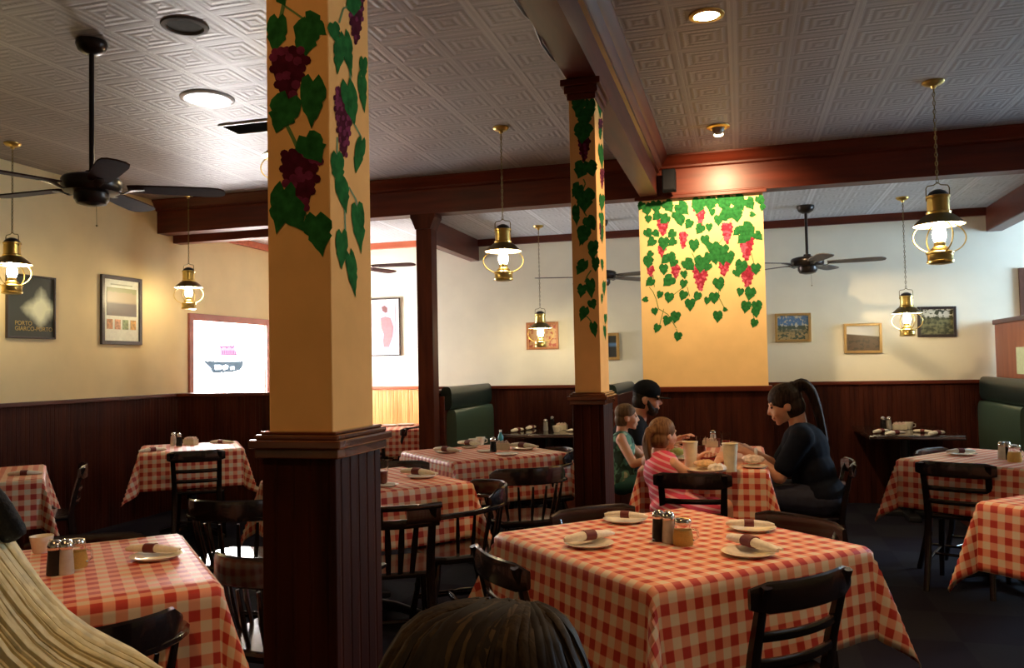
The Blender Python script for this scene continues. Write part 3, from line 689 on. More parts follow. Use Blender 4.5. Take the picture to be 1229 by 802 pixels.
def redab(n,x,y,z,f):
    c=mixc(n,ss(n,f,.45,.55),(.42,.08,.05),(.62,.40,.20)); return mixc(n,ss(n,math_(n,'ABSOLUTE',math_(n,'SUBTRACT',x,.4)),.28,.2),c,(.70,.45,.25))
pic_px('red and orange framed picture on the back wall behind the small lantern','picture',(632,387.5),(671,419),YB,pic_mat('red_print',redab,ns=5),mat('orange_frame',(.50,.20,.08),.4))
def blue(n,x,y,z,f):
    c=mixc(n,ss(n,z,.45,.55),(.03,.04,.06),(.10,.25,.60)); return mixc(n,ss(n,z,.62,.7),c,(.02,.03,.04))
pic_px('small narrow framed picture with blue water beside the slim middle pillar','picture',(727,400),(744,432),YB,pic_mat('blue_print',blue),gold,fw=.03)
P=atY(1221.5,322,YB); Q=atY(1221,380,YB); picture('brown framed picture at the right edge above the wood partition','picture',P[0],P[0]+.45,Q[2],P[2],YB,pic_mat('brown_print',hills),mat('brown_frame',(.10,.04,.025),.4),fw=.05)
# pale print with two soft figures, generic shapes
def wash(n,x,y,z,f):
    c=mixc(n,ss(n,z,.5,.8),(.62,.45,.62),(.42,.45,.52)); return mixc(n,ss(n,math_(n,'ADD',x,math_(n,'MULTIPLY',f,.2)),.75,.8),c,(.72,.45,.60))
P,Q=atY(446,359,YBL),atY(481.5,427,YBL); xw=.30
t=picture('tall print of two figures in pink and grey on the sunlit back wall','picture',P[0]-xw,Q[0],Q[2],P[2],YBL,pic_mat('wash_print',wash),dark,fw=.015,mat_w=.05,matc=M['white'])
lx=lambda px,py:(atY(px,py,YBL)[0]-t.location.x,atY(px,py,YBL)[2]-t.location.z)
def blob(pts,y,m,nm): MB().prism([lx(430+a/5.73,340+b/5.73) for a,b in pts],y-.001,y,'y').obj(nm,m,[c for c in t.children if c.name.startswith('print')][0])
blob([(160,240),(190,230),(225,240),(245,300),(240,360),(215,440),(180,440),(175,400),(180,350),(160,300)],-.018,mat('rose_wash',(.72,.16,.18),.6),'standing_figure')
blob([(165,165),(185,155),(203,170),(203,200),(190,205),(170,190)],-.018,mat('brown_wash',(.16,.06,.06),.6),'figure_hair')
blob([(100,300),(130,250),(160,260),(175,330),(150,420),(110,440),(90,400)],-.017,mat('cream_wash',(.82,.70,.52),.6),'seated_figure')
# posters on the left wall
def lw(label,a,b,art,frame,fw):
    y0,zt=atX(*a,XL)[1:]; y1,zb=atX(*b,XL)[1:]
    cy_,cz_=(y0+y1)/2,(zt+zb)/2; w,h=(y1-y0)/2,(zt-zb)/2
    t=thing('framed_poster',label,'poster',(XL,cy_,cz_),pi/2)
    MB().box(-w,-w+fw,-.03,-.002,-h,h).box(w-fw,w,-.03,-.002,-h,h).box(-w+fw,w-fw,-.03,-.002,-h,-h+fw).box(-w+fw,w-fw,-.03,-.002,h-fw,h).obj('frame',frame,t,bevel=.003)
    MB().box(-w+fw,w-fw,-.014,-.008,-h+fw,h-fw).obj('print',art,t)
    return t,w-fw,h-fw
paper=mat('poster_paper',(.80,.82,.72),.4)
t,w,h=lw('white poster in black frame with a landscape and four small pictures, on the left wall',(119.5,329),(168,414.5),paper,dark,.035)
def wall_pt(n,x,y,z,f):
    c=mixc(n,ss(n,z,.42,.5),(.14,.12,.11),(.40,.33,.22)); return mixc(n,ss(n,math_(n,'ADD',z,math_(n,'MULTIPLY',f,.3)),.98,1.0),c,(.30,.31,.16))
MB().box(-w*.84,w*.86,-.017,-.0145,-h*.18,h*.74).obj('landscape_photo',pic_mat('town_print',wall_pt,ns=6),t)
mb=MB().box(-w*.62,w*.62,-.017,-.0145,h*.82,h*.86); mb.obj('heading_line',mat('grey_ink',(.40,.42,.32),.6),t)
for k,c in enumerate(((.45,.22,.10),(.55,.30,.18),(.22,.28,.14),(.55,.32,.12))):
    x0=-w*.84+k*w*.45; MB().box(x0,x0+w*.32,-.017,-.0145,-h*.62,-h*.30).obj('small_photo',mat('small_photo_%d'%k,c,.5,noise=.5,nscale=40),t)
def darkp(n,x,y,z,f):
    d=math_(n,'ADD',math_(n,'ABSOLUTE',math_(n,'SUBTRACT',x,.72)),math_(n,'MULTIPLY',math_(n,'ABSOLUTE',math_(n,'SUBTRACT',z,.48)),1.2))
    d=math_(n,'ADD',d,math_(n,'MULTIPLY',f,.35))
    return mixc(n,ss(n,d,.66,.36),(.018,.024,.016),(.85,.88,.62))
t,w,h=lw('dark poster with pale burst and small gold lettering behind the far left lantern',(6,327),(64,407.5),pic_mat('burst_print',darkp,ns=4),dark,.015)
def text(s,size,mats_,parent,loc,rot,name='lettering',ext=.0008):
    cu=bpy.data.curves.new(name,'FONT'); cu.body=s; cu.size=size; cu.extrude=ext; cu.align_x='LEFT'
    o=bpy.data.objects.new('tmp',cu); COL.objects.link(o); dg=bpy.context.evaluated_depsgraph_get()
    me=bpy.data.meshes.new_from_object(o.evaluated_get(dg)); bpy.data.objects.remove(o)
    me.materials.clear(); me.materials.append(mats_); q=bpy.data.objects.new(name,me); COL.objects.link(q); q.parent=parent; q.location=loc; q.rotation_euler=rot; return q
gi=mat('gold_ink',(.45,.32,.10),.5)
text('PORTO',.05,gi,t,(-w*.72,-.016,-h*.62),(pi/2,0,0)); text('GIARCO-PORTO',.05,gi,t,(-w*.72,-.016,-h*.80),(pi/2,0,0))
# ------------------------------------------------------------------ tables and cloths
TOP=.757
def table(label,cx,cy,a,b,rz,dark=False):
    t=thing('dining_table',label,'table',(cx,cy,0),rz)
    MB().box(-a,a,-b,b,.722,.750).obj('tabletop',M['tabledark'],t,bevel=.006)
    MB().lathe([(.0,.70),(.16,.70),(.16,.72),(.0,.72)],20).lathe([(.045,.06),(.04,.12),(.04,.66),(.055,.70)],16).obj('pedestal',M['black'],t,True)
    mb=MB()
    for k in range(4):
        q=pi/4+k*pi/2
        m2=MB().sweep([(.02,0,.075),(.18,0,.06),(.34,0,.022)],[(.03,.03),(.026,.024),(.022,.018)],(0,0,1),8,4).xf(Matrix.Rotation(q,4,'Z')); mb.add(m2.v,m2.f)
    mb.obj('foot_base',M['black'],t,True)
    return t
def cloth(label,cx,cy,a,b,rz,hang=.31,seed=0,group=None):
    rr=random.Random(seed); ph=[rr.uniform(0,6.28) for _ in range(8)]
    a+=.004; b+=.004
    def axis(h):
        xs=[-h-hang+hang*i/13 for i in range(13)]; n=10; xs+=[-h+2*h*i/n for i in range(n+1)]; xs+=[h+hang*(i+1)/13 for i in range(13)]; return xs
    U,V=axis(a),axis(b); vs=[];uv=[]
    for v in V:
        for u in U:
            qu=max(-a,min(a,u)); qv=max(-b,min(b,v)); eu,ev=u-qu,v-qv; L=math.hypot(eu,ev)
            if L<1e-9: p=(u,v,TOP+.0004*math.sin(u*9+ph[0])*math.sin(v*8+ph[1]))
            else:
                th=math.atan2(abs(ev),abs(eu)); c2=math.sin(2*th)
                s=(qv if abs(eu)>abs(ev) else qu)
                t=min(1,L/hang)
                f=.10+.05*math.sin(s*11+ph[2]+(0 if abs(eu)>abs(ev) else 2))*t
                # hem waves near the corners, gathered fold at the corner itself
                cd=min(a-abs(qu),b-abs(qv)) if c2<.05 else 0
                f+= .27*c2**4 - .05*c2*(1-c2**3) + .05*math.sin(6*th+ph[3])*c2
                near=math.exp(-((a-abs(qu) if abs(ev)>abs(eu) else b-abs(qv))/.12)**2) if c2<.3 else 0
                f+=-.0*near
                f=max(.04,min(.7,f)); dx,dy=eu/L,ev/L
                # round the table edge
                if L<.02: z=-L*.35; r=L*.9
                else: z=-.007-(L-.02)*math.sqrt(1-f*f); r=.018+(L-.02)*f
                p=(qu+dx*r,qv+dy*r,TOP+z)
            vs.append(p); uv.append((u+cx,v+cy))
    n=len(U); fs=[(j*n+i,j*n+i+1,(j+1)*n+i+1,(j+1)*n+i) for j in range(len(V)-1) for i in range(n-1)]
    mb=MB(); mb.add(vs,fs); mb.uv=uv
    o=mb.obj('tablecloth',M['cloth'],None,60); o.location=(cx,cy,0); o.rotation_euler=(0,0,rz)
    so=o.modifiers.new('thick','SOLIDIFY'); so.thickness=.0025; so.offset=1
    return tag(o,label,'tablecloth',group)
D45=pi/4
TB={'main':(-.265,3.03,.455,.455,D45),'near':(-2.18,2.14,.45,.45,D45),'wall':(-4.55,6.00,.38,.38,math.radians(38)),
'edge':(-4.83,4.09,.45,.45,D45),'mid':(-2.10,4.28,.44,.44,math.radians(48)),'booth':(-1.88,5.84,.45,.45,D45),
'fam':(-.25,5.72,.36,.68,0),'right':(1.57,5.75,.44,.44,math.radians(51)),'redge':(1.64,4.03,.45,.45,math.radians(43)),
'sun':(-3.75,8.15,.38,.38,math.radians(20))}
TN={'main':'front table','near':'near left table beside the blonde diner','wall':'table by the left wall near the bright window',
'edge':'table cut by the left edge under the dark poster','mid':'table just right of the big near pillar','booth':'cluttered table in front of the green booth',
'fam':'family table under the mural','right':'far right table with shakers','redge':'table cut by the right edge','sun':'small sunlit table in the left rear bay'}
CL={'main':'largest red-checked tablecloth, on the front table with four settings','near':'red-checked tablecloth on the near left table beside the blonde diner','wall':'red-checked tablecloth on the table in the dim corner left of the big pillar',
'edge':'red-checked tablecloth cut by the left edge of the photo under the dark poster','mid':'red-checked tablecloth on the table just right of the big near pillar','booth':'red-checked tablecloth on the cluttered table before the green booth',
'fam':'long red-checked tablecloth on the family table under the mural','right':'red-checked tablecloth on the right table with chair backs before and behind it','redge':'red-checked tablecloth cut by the right edge of the photo','sun':'small red-checked tablecloth on the sunlit table in the left rear bay'}
for i,(k,(cx,cy,a,b,r)) in enumerate(TB.items()):
    table('bare dark pedestal under the '+TN[k],cx,cy,a,b,r)
    cloth(CL[k],cx,cy,a,b,r,.31 if k!='sun' else .28,i+1)
def booth_table(label,x0,x1,y0,y1):
    t=thing('booth_table',label,'table',((x0+x1)/2,(y0+y1)/2,0)); a,b=(x1-x0)/2,(y1-y0)/2
    MB().box(-a,a,-b,b,.715,.752).obj('tabletop',M['tabledark'],t,bevel=.01)
    MB().lathe([(.045,.05),(.04,.1),(.04,.69),(.12,.715)],16).obj('pedestal',M['black'],t,True)
    MB().box(-.24,.24,-.05,.05,0,.05).box(-.05,.05,-.35,.35,0,.05).obj('foot_base',M['black'],t,bevel=.01)
booth_table('bare dark booth table against the back wall, left of the slim middle pillar',-2.25,-1.50,7.42,8.53)
booth_table('bare dark booth table against the right back wall',1.00,1.74,7.42,8.53)
def booth(label,x,y0,y1,facing,backs=1,btop=1.20):
    """bench along Y; x = face of the back panel; facing +1 looks to +X"""
    t=thing('booth_bench',label,'booth',(x,(y0+y1)/2,0),0 if facing>0 else pi); h=(y1-y0)/2
    MB().box(-.10,-.05,-h,h,0,btop-.08).obj('back_shell',M['trimy'],t,bevel=.005)
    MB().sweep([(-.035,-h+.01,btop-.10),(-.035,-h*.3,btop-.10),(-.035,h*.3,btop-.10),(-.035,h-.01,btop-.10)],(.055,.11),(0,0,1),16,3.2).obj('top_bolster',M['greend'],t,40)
    mb=MB().sweep([(.0,-h+.05,.745),(.0,-h*.3,.745),(.0,h*.3,.745),(.0,h-.05,.745)],(.05,.245),(0,0,1),20,5)
    mb.obj('back_cushion',M['greenv'],t,40)
    mb=MB().sweep([(.22,-h+.02,.44),(.22,-h*.3,.44),(.22,h*.3,.44),(.22,h-.02,.44)],(.23,.06),(0,0,1),20,4); mb.obj('seat_cushion',M['greenv'],t,40)
    MB().box(-.05,.40,-h,h,0,.38).obj('base',M['trimy'],t,bevel=.005)
    return t
booth('green vinyl booth bench beside the wooden post at the back wall',-2.66,7.24,8.54,1)
booth('dark booth bench seen from behind, just right of the slim middle pillar',-1.17,7.24,8.54,-1)
booth('green vinyl booth bench at the right edge against the wood partition',2.14,7.24,8.54,-1)

# ------------------------------------------------------------------ chairs
def chair_ladder(label,style='ladder'):
    t=thing('dining_chair',label,'chair')
    # shaped seat
    poly=[(-.17,-.19),(.17,-.19),(.20,-.10),(.215,.08),(.20,.17),(.15,.205),(-.15,.205),(-.20,.17),(-.215,.08),(-.20,-.10)]
    MB().prism(poly,.425,.455).obj('seat',M['chair'],t,bevel=.012)
    for s in (-1,1):
        MB().sweep([(s*.165,.165,.43),(s*.175,.175,.25),(s*.185,.19,0)],[(.019,.019),(.018,.018),(.013,.013)],(0,1,0),8,4).obj('front_leg',M['chair'],t,True)
        MB().sweep([(s*.175,-.26,0),(s*.168,-.205,.22),(s*.165,-.18,.43),(s*.168,-.20,.56),(s*.173,-.235,.70),(s*.176,-.262,.768)],[(.016,.014),(.019,.017),(.021,.019),(.020,.016),(.018,.013),(.017,.011)],(0,1,0),8,4).obj('rear_leg',M['chair'],t,True)
    def curve(z,y,w,bow=.045,n=9): return [(x*w,y+bow*(x*x-.0)-.045,z) for x in [(-1+2*i/(n-1)) for i in range(n)]]
    if style=='slot':
        # wide crest with a hand slot, vertical splats below
        c=curve(.733,-.232,.21)
        MB().sweep(curve(.766,-.243,.215),[(.009,.014)]*9,(0,0,1),8,4).sweep(curve(.690,-.222,.205),[(.009,.022)]*9,(0,0,1),8,4).sweep(c[:3]+[c[3]],[(.009,.045)]*4,(0,0,1),8,4).sweep(c[5:],[(.009,.045)]*4,(0,0,1),8,4).obj('crest_rail',M['chair'],t,True)
        for x in (-.09,-.03,.03,.09):
            MB().sweep([(x*.9,-.185,.45),(x,-.225,.58),(x*1.1,-.245,.68)],[(.012,.005),(.016,.005),(.012,.005)],(0,1,0),8,3).obj('splat',M['chair'],t,True)
    else:
        MB().sweep(curve(.733,-.232,.215),[(.009,.030)]+[(.010,.046)]*7+[(.009,.030)],(0,0,1),10,4).obj('crest_rail',M['chair'],t,True)
        for z in (.615,.535): MB().sweep(curve(z,-.182-(z-.5)*.16,.165,.03),(.007,.015),(0,0,1),8,4).obj('back_slat',M['chair'],t,True)
    for s in (-1,1): MB().tube([(s*.172,-.225,.17),(s*.18,.175,.19)],.009).obj('side_stretcher',M['chair'],t,True)
    MB().tube([(-.176,-.02,.18),(.176,-.02,.18)],.009).obj('cross_stretcher',M['chair'],t,True)
    return t
def chair_captain(label):
    t=thing('captain_chair',label,'armchair')
    poly=[(-.19,-.21),(0,-.235),(.19,-.21),(.235,-.05),(.235,.12),(.19,.20),(0,.225),(-.19,.20),(-.235,.12),(-.235,-.05)]
    MB().prism(poly,.415,.455).obj('seat',M['chair'],t,bevel=.014)
    def turned(p,q,label='leg'):
        P,Q=Vector(p),Vector(q); ks=[(0,.014),(.12,.019),(.3,.022),(.42,.015),(.46,.020),(.5,.015),(.75,.018),(1,.012)]
        return MB().tube([P.lerp(Q,k) for k,_ in ks],[r for _,r in ks],8)
    for sx in (-1,1):
        for sy in (-1,1): turned((sx*.15,sy*.14,.42),(sx*.22,sy*.21,0)).obj('leg',M['chair'],t,True)
    arm=[]
    for i in range(17):
        a=math.radians(-20+ (220)*i/16.0); arm.append((.265*math.cos(a),-.0-.26*math.sin(a)+.01,.665+.02*math.sin(max(0,math.sin(a))*1.5)))
    arm=[(.25,.19,.655)]+arm[1:-1]+[(-.25,.19,.655)]
    MB().sweep(arm,[(.030,.012)]+[(.022,.013)]*(len(arm)-2)+[(.030,.012)],(0,0,1),10,3).obj('arm_rail',M['chair'],t,True)
    cr=[]
    for i in range(11):
        a=math.radians(25+130*i/10); cr.append((.262*math.cos(a),-.265*math.sin(a)-.0,.705+.022*math.sin(a)))
    MB().sweep(cr,[(.010,.020)]+[(.011,.052)]*9+[(.010,.020)],(0,0,1),10,3.5).obj('crest_rail',M['chair'],t,True)
    for i in range(11):
        a=math.radians(-12+204*i/10.0); x,y=.255*math.cos(a),-.25*math.sin(a)+.01
        MB().tube([(x*.80,y*.80,.44),(x*.92,y*.92,.55),(x,y,.66)],[.008,.011,.007],6).obj('spindle',M['chair'],t,True)
    for s in (-1,1): turned((s*.19,-.18,.16),(s*.19,.18,.16)).obj('side_stretcher',M['chair'],t,True)
    turned((-.19,0,.16),(.19,0,.16)).obj('cross_stretcher',M['chair'],t,True)
    return t
PROTO={'L':chair_ladder('proto'),'S':chair_ladder('proto','slot'),'C':chair_captain('proto')}
USED={k:False for k in PROTO}
BACK={'L':.277,'S':.285,'C':.25}; HT={'L':.78,'S':.78,'C':.78}
def put(kind,px,py,face,label,group=None,xy=None,h=None):
    """px,py: middle of the top of the backrest in the photo; face: compass of the seat front in degrees (world, ccw from +X)"""
    P=atZ(px,py,h or HT[kind]) if xy is None else xy
    a=math.radians(face); rz=a-pi/2
    loc=(P[0]+BACK[kind]*math.cos(a),P[1]+BACK[kind]*math.sin(a),0)
    if not USED[kind]:
        o=PROTO[kind]; USED[kind]=True; o.location=loc; o.rotation_euler=(0,0,rz); o['label']=label
        if group: o['group']=group
        return o
    return dup(PROTO[kind],label,loc,rz,group)
put('L',976,690,137,'dark ladder-back chair at the near right side of the front table')
put('L',586,664,40,'dark chair with rim-lit curved crest, near left side of the front table')
put('L',706,607,-47,'dark chair behind the far left side of the front table, only its top rail visible')
put('L',966,618,-133,'dark chair behind the far right side of the front table, top rail above the cloth')
put('S',474,607,118,'dark chair with a hand slot in its crest, right of the big near pillar')
put('L',830,568,90,'dark ladder-back chair holding the girl in pink at the family table')
put('L',1144,555,66,'dark ladder-back chair in front of the far right table, back toward the camera')
put('L',1111,538,-38,'dark chair behind the far right table whose crest catches a bright white glare')
put('L',1229,597,60,'dark chair at the near side of the table cut by the right edge',xy=(1.24,3.50))
put('L',235,541,122,'dark ladder-back chair in front of the table in the dim left corner')
put('L',104,556,223,'dark ladder-back chair seen edge-on between the two tables along the left wall')
put('C',108,752,140,'dark round-backed chair tucked at the near side of the near left table')
put('L',107,640,-60,'dark chair behind the near left table, only its top rail showing')
put('C',262,600,95,'dark spindle armchair left of the big pillar with glare on its rails, farther of two')
put('C',308,668,92,'dark spindle armchair left of the big pillar, nearer of two, partly behind the pillar')
put('C',640,561,120,'dark spindle armchair with its back to us at the cluttered table before the booth')
put('C',601,577,215,'dark spindle armchair between the table right of the big pillar and the front table')
put('C',682,537,215,'dark spindle armchair with white glare just left of the slim middle pillar')
put('L',476,553,-65,'dark chair behind the table just right of the big pillar')
put('L',1014,556,180,'dark chair under the woman in the black T-shirt',xy=(.64,5.42))
put('L',488,509,170,'dark brown ladder-back chair right of the sunlit small table in the left rear bay',xy=(-3.32,8.0))
put('L',461,512,100,'dark brown ladder-back chair in front of the sunlit small table, by the pillar edge',xy=(-3.66,7.5))

# ------------------------------------------------------------------ tableware
def first(name,build):
    reg=first.reg
    return reg.get(name)
PL={}
def proto(kind):
    if kind=='plate':
        t=thing('plate','x','plate')
        MB().lathe([(.0,.004),(.050,.004),(.062,.009),(.084,.017),(.088,.016),(.066,.004),(.052,0),(0,0)],28).obj('dish',M['china'],t,True); return t
    if kind=='napkin':
        t=thing('rolled_napkin','x','napkin')
        MB().sweep([(-.105,0,.012),(-.085,0,.015),(-.03,0,.018),(.03,0,.017),(.085,0,.014),(.115,.004,.010)],[(.006,.008),(.019,.012),(.022,.016),(.020,.015),(.017,.012),(.008,.006)],(0,0,1),12).sweep([(.02,.012,.012),(.07,.020,.012),(.11,.028,.010)],[(.012,.008),(.012,.008),(.005,.004)],(0,0,1),8).obj('napkin_roll',M['napkin'],t,True)
        MB().sweep([(-.022,0,.018),(.022,0,.0175)],(.0245,.0185),(0,0,1),14).obj('paper_band',M['band'],t,True); return t
    if kind in('salt','pepper','pep2'):
        t=thing('pepper_shaker' if kind!='salt' else 'salt_shaker','x','shaker')
        c={'salt':'salt','pepper':'pepper','pep2':'pepper'}[kind]
        MB().lathe([(0,0),(.021,0),(.023,.006),(.022,.03),(.019,.07),(.0185,.082),(0,.082)],14).obj('filling',M[c],t,True)
        MB().lathe([(.023,0),(.0255,.006),(.0245,.03),(.0215,.07),(.0205,.086)],14,caps=False).obj('glass_body',M['glass'],t,True)
        MB().lathe([(.0215,.083),(.0225,.085),(.0225,.095),(.019,.106),(.010,.113),(0,.114)],14).obj('chrome_cap',M['chrome'],t,True); return t
    if kind=='jar':
        t=thing('cheese_jar','x','jar')
        MB().lathe([(0,.002),(.030,.002),(.034,.012),(.033,.03),(.028,.055),(0,.058)],18).obj('grated_cheese',M['cheese'],t,True)
        MB().lathe([(.032,0),(.0365,.010),(.036,.03),(.030,.06),(.027,.075)],18,caps=False).obj('glass_body',M['glass'],t,True)
        MB().lathe([(.028,.074),(.030,.076),(.030,.088),(.027,.094),(.012,.098),(0,.098)],18).obj('chrome_lid',M['chrome'],t,True)
        MB().sweep([(.035,0,.062),(.052,0,.058),(.054,0,.035),(.037,0,.022)],(.004,.006),(0,1,0),8).obj('handle',M['glass'],t,True); return t
    if kind=='cup':
        t=thing('foam_cup','x','cup')
        MB().lathe([(0,.001),(.034,0),(.0365,.06),(.045,.158),(.0475,.160),(.0475,.164),(.043,.164),(.040,.15),(0,.15)],24).obj('cup_body',M['foam'],t,True); return t
    if kind=='tumbler':
        t=thing('drinking_glass','x','glass')
        MB().lathe([(.026,0),(.030,.05),(.035,.135),(.033,.135),(.028,.05),(.024,.006)],18,caps=False).obj('glass_wall',M['glass'],t,True)
        MB().lathe([(0,.004),(.023,.005),(.027,.05),(.029,.075),(0,.076)],16).obj('drink',M['cola'],t,True); return t
    if kind=='caddy':
        t=thing('sugar_caddy','x','caddy')
        MB().box(-.055,.055,-.035,.035,0,.006).box(-.055,.055,-.035,-.031,0,.05).box(-.055,.055,.031,.035,0,.05).box(-.055,-.051,-.035,.035,0,.05).box(.051,.055,-.035,.035,0,.05).obj('holder',mat('caddy_plastic',(.70,.62,.45),.4),t,bevel=.002)
        mb=MB()
        for k in range(10): mb.box(-.046+k*.0095,-.040+k*.0095,-.028,.028,.006,.062+.004*(k%3))
        mb.obj('sugar_packets',mat('sugar_packets',(.80,.62,.52),.7,noise=.3,nscale=60),t); tag(t.children[-1] if 0 else [c for c in t.children if c.name.startswith('sugar')][0],kind='stuff') if 0 else None
        return t
    if kind=='mug':
        t=thing('coffee_cup','x','cup')
        MB().lathe([(0,.002),(.025,0),(.030,.01),(.038,.05),(.040,.062),(.037,.062),(.034,.05),(0,.03)],20).obj('cup_body',M['china'],t,True)
        MB().sweep([(.037,0,.05),(.056,0,.045),(.054,0,.022),(.034,0,.016)],(.004,.005),(0,1,0),8).obj('handle',M['china'],t,True); return t
def item(kind,px,py,label,z=TOP,rz=0,group=None,s=None,dz=0,xy=None):
    P=atZ(px,py,z) if xy is None else xy
    loc=(P[0],P[1],z+dz)
    if kind not in PL:
        o=proto(kind); PL[kind]=o; o.location=loc; o.rotation_euler=(0,0,rz); o['label']=label
        if group: o['group']=group
        PL[kind+'_s']=s
        if s: o.scale=(s,s,s)
        return o
    o=dup(PL[kind],label,loc,rz,group); o.scale=((s or 1),)*3; return o
def setting(px,py,e0,e1,lab,z=TOP,plate=True,ps=1.0,off=0):
    a=atZ(*e0,z+.02); b=atZ(*e1,z+.02); ang=math.atan2(b[1]-a[1],b[0]-a[0])
    P=atZ(px,py,z)
    if plate: item('plate',px,py,'white plate '+lab,z,0,'place settings',ps)
    xy=((a[0]+b[0])/2,(a[1]+b[1])/2)
    item('napkin',0,0,'rolled white napkin with maroon band '+lab,z,ang,'rolled napkins',max(.8,min(1.15,math.hypot(b[0]-a[0],b[1]-a[1])/.22)),(.0175 if plate else 0.001),xy=xy)
setting(707,656,(676,652),(736,643),'at the left side of the front table')
setting(750,627,(725,620),(776,622),'at the back left of the front table')
setting(898,667,(872,648),(931,664),'at the right front of the front table')
setting(903,637,(871,631),(927,632),'at the back right of the front table')
setting(188,671,(150,662),(212,663),'on the near left table')
setting(506,574,(478,568),(524,571),'on the table right of the big pillar')
setting(536,544,(520,541),(551,543),'at the left of the cluttered table before the booth')
setting(628,540,(610,536),(645,538),'at the right of the cluttered table before the booth')
setting(563,538,(548,533),(578,535),'at the far corner of the cluttered booth-side table',ps=.8)
setting(1155,547,(1135,544),(1170,543),'on the far right table')
setting(266,532,(252,530),(279,530),'at the right of the dim left corner table',plate=False)
setting(183,540,(166,541),(199,538),'at the left of the dim left corner table',plate=False)
setting(27,569,(8,568),(50,566),'on the table cut by the left edge',plate=False)
item('pepper',791,650,'black pepper shaker with chrome cap on the front table')
item('salt',803,652,'white salt shaker with chrome cap on the front table')
item('jar',820,655,'glass jar of yellow grated cheese with chrome lid on the front table',rz=-.2)
item('pepper',66,691,'dark pepper shaker on the near left table beside the blonde hair')
item('salt',79,690,'white salt shaker on the near left table beside the blonde hair')
item('jar',91,682,'cheese jar with chrome lid on the near left table',rz=.3)
item('mug',50,664,'white coffee cup behind the shakers on the near left table')
item('salt',208,535,'salt shaker on the table in the dim left corner')
item('pepper',215,536,'pepper shaker on the table in the dim left corner')
item('caddy',229,534,'sugar caddy on the table in the dim left corner')
item('tumbler',459,582,'tall glass at the pillar edge on the table right of the big pillar',s=1.0)
item('plate',463,584,'plate beside the tall glass at the pillar edge','place settings' and TOP,0,None,.8)
item('mug',568,536,'white coffee cup left of centre on the cluttered table before the booth')
item('mug',577,534,'second white coffee cup on the cluttered table, right beside the first')
item('pepper',592,543,'dark pepper shaker in the middle of the cluttered table before the booth')
item('caddy',603,540,'pale sugar caddy in the middle of the cluttered table before the booth',rz=.3)
item('plate',608,547,'white plate with scraps at the front of the cluttered table before the booth','x' and TOP)
item('plate',583,543,'small plate at the middle of the cluttered table before the booth',TOP,0,None,.8)
# teal bottle
x,y,_=atZ(601,533,TOP); t=thing('water_bottle','slim teal bottle on the cluttered table before the booth','bottle',(x,y,TOP))
MB().lathe([(0,0),(.022,0),(.024,.01),(.024,.06),(.012,.085),(.009,.10),(0,.10)],14).obj('bottle_body',mat('teal_glass',(.03,.22,.28),.15),t,True)
MB().lathe([(0,.098),(.011,.098),(.011,.115),(0,.115)],12).obj('bottle_cap',M['white'],t,True)
item('salt',1203,552,'salt shaker with bright chrome cap on the far right table')
item('pepper',1209,552,'dark pepper shaker on the far right table')
item('jar',1218,555,'cheese jar with chrome lid on the far right table',rz=.5,s=1.1)
ZT=.753
for a,l in ((((1048,518),(1066,516)),'at the left end of the dark right booth table'),(((1056,521),(1092,518)),'nearest on the dark right booth table'),(((1098,516),(1118,517)),'at the far middle of the dark right booth table'),(((1112,521),(1136,518)),'at the right end of the dark right booth table')): setting(0,0,a[0],a[1],l,ZT,False)
item('salt',1067,515,'salt shaker on the dark right booth table',ZT); item('pepper',1060,515,'pepper shaker on the dark right booth table',ZT)
item('mug',1091,515,'white cup on the dark right booth table',ZT)
item('caddy',1080,516,'dark-fronted sugar caddy on the dark right booth table',ZT)
for a,l in ((((609,518),(632,514)),'at the left end of the dark left booth table'),(((628,515),(646,511)),'farther in on the dark left booth table'),(((682,516),(694,515)),'at the right end of the dark left booth table')): setting(0,0,a[0],a[1],l,ZT,False)
item('salt',655,517,'salt shaker on the dark left booth table',ZT); item('pepper',663,513,'pepper shaker at the back of the dark left booth table',ZT)
item('caddy',674,516,'pale sugar caddy on the dark left booth table',ZT); item('mug',668,519,'white cup on the dark left booth table',ZT)
# sunlit table
item('plate',466,512,'white plate at the left of the sunlit small table',TOP,0,None,1.2); item('plate',487,511,'white plate at the right of the sunlit small table',TOP,0,None,1.2)
# family table
item('cup',829,563,'tall foam cup beside the girl in pink at the family table'); item('cup',877,566,'tall foam cup in front of the woman at the family table')
item('tumbler',842,548,'drinking glass with dark red drink behind the left foam cup'); item('tumbler',872,540,'drinking glass at the far end of the family table',s=.95)
item('tumbler',861,537,'drinking glass farthest back on the family table',s=.9)
item('caddy',853,537,'dark sugar caddy at the back of the family table'); item('salt',856,534,'salt shaker by the caddy on the family table')
item('plate',845,567,'plate with bread at the front of the family table',TOP,0,None,1.2); item('plate',813,552,'plate with salad behind the girl in pink',TOP,0,None,1.2)
item('plate',906,562,'small plate under the red-checked paper near the woman',TOP,0,None,.9)
x,y,_=atZ(853,556,TOP); t=thing('food_basket','basket lined with red checked paper on the family table','basket',(x,y,TOP))
MB().lathe([(0,.004),(.07,.002),(.085,.045),(.089,.045),(.075,0),(0,0)],20).obj('basket',mat('red_basket',(.30,.03,.03),.4),t,True)
mb=MB(); rr=random.Random(2); n=14; vs=[(0,0,.02)]
for k in range(n):
    r=.10+rr.uniform(-.015,.02); vs.append((r*math.cos(2*pi*k/n),r*math.sin(2*pi*k/n),.055+rr.uniform(-.012,.02)))
mb.add(vs,[(0,1+k,1+(k+1)%n) for k in range(n)]); mb.uv=[(v[0],v[1]) for v in vs]
mb.obj('paper_liner',gingham('liner_paper',.022),t)
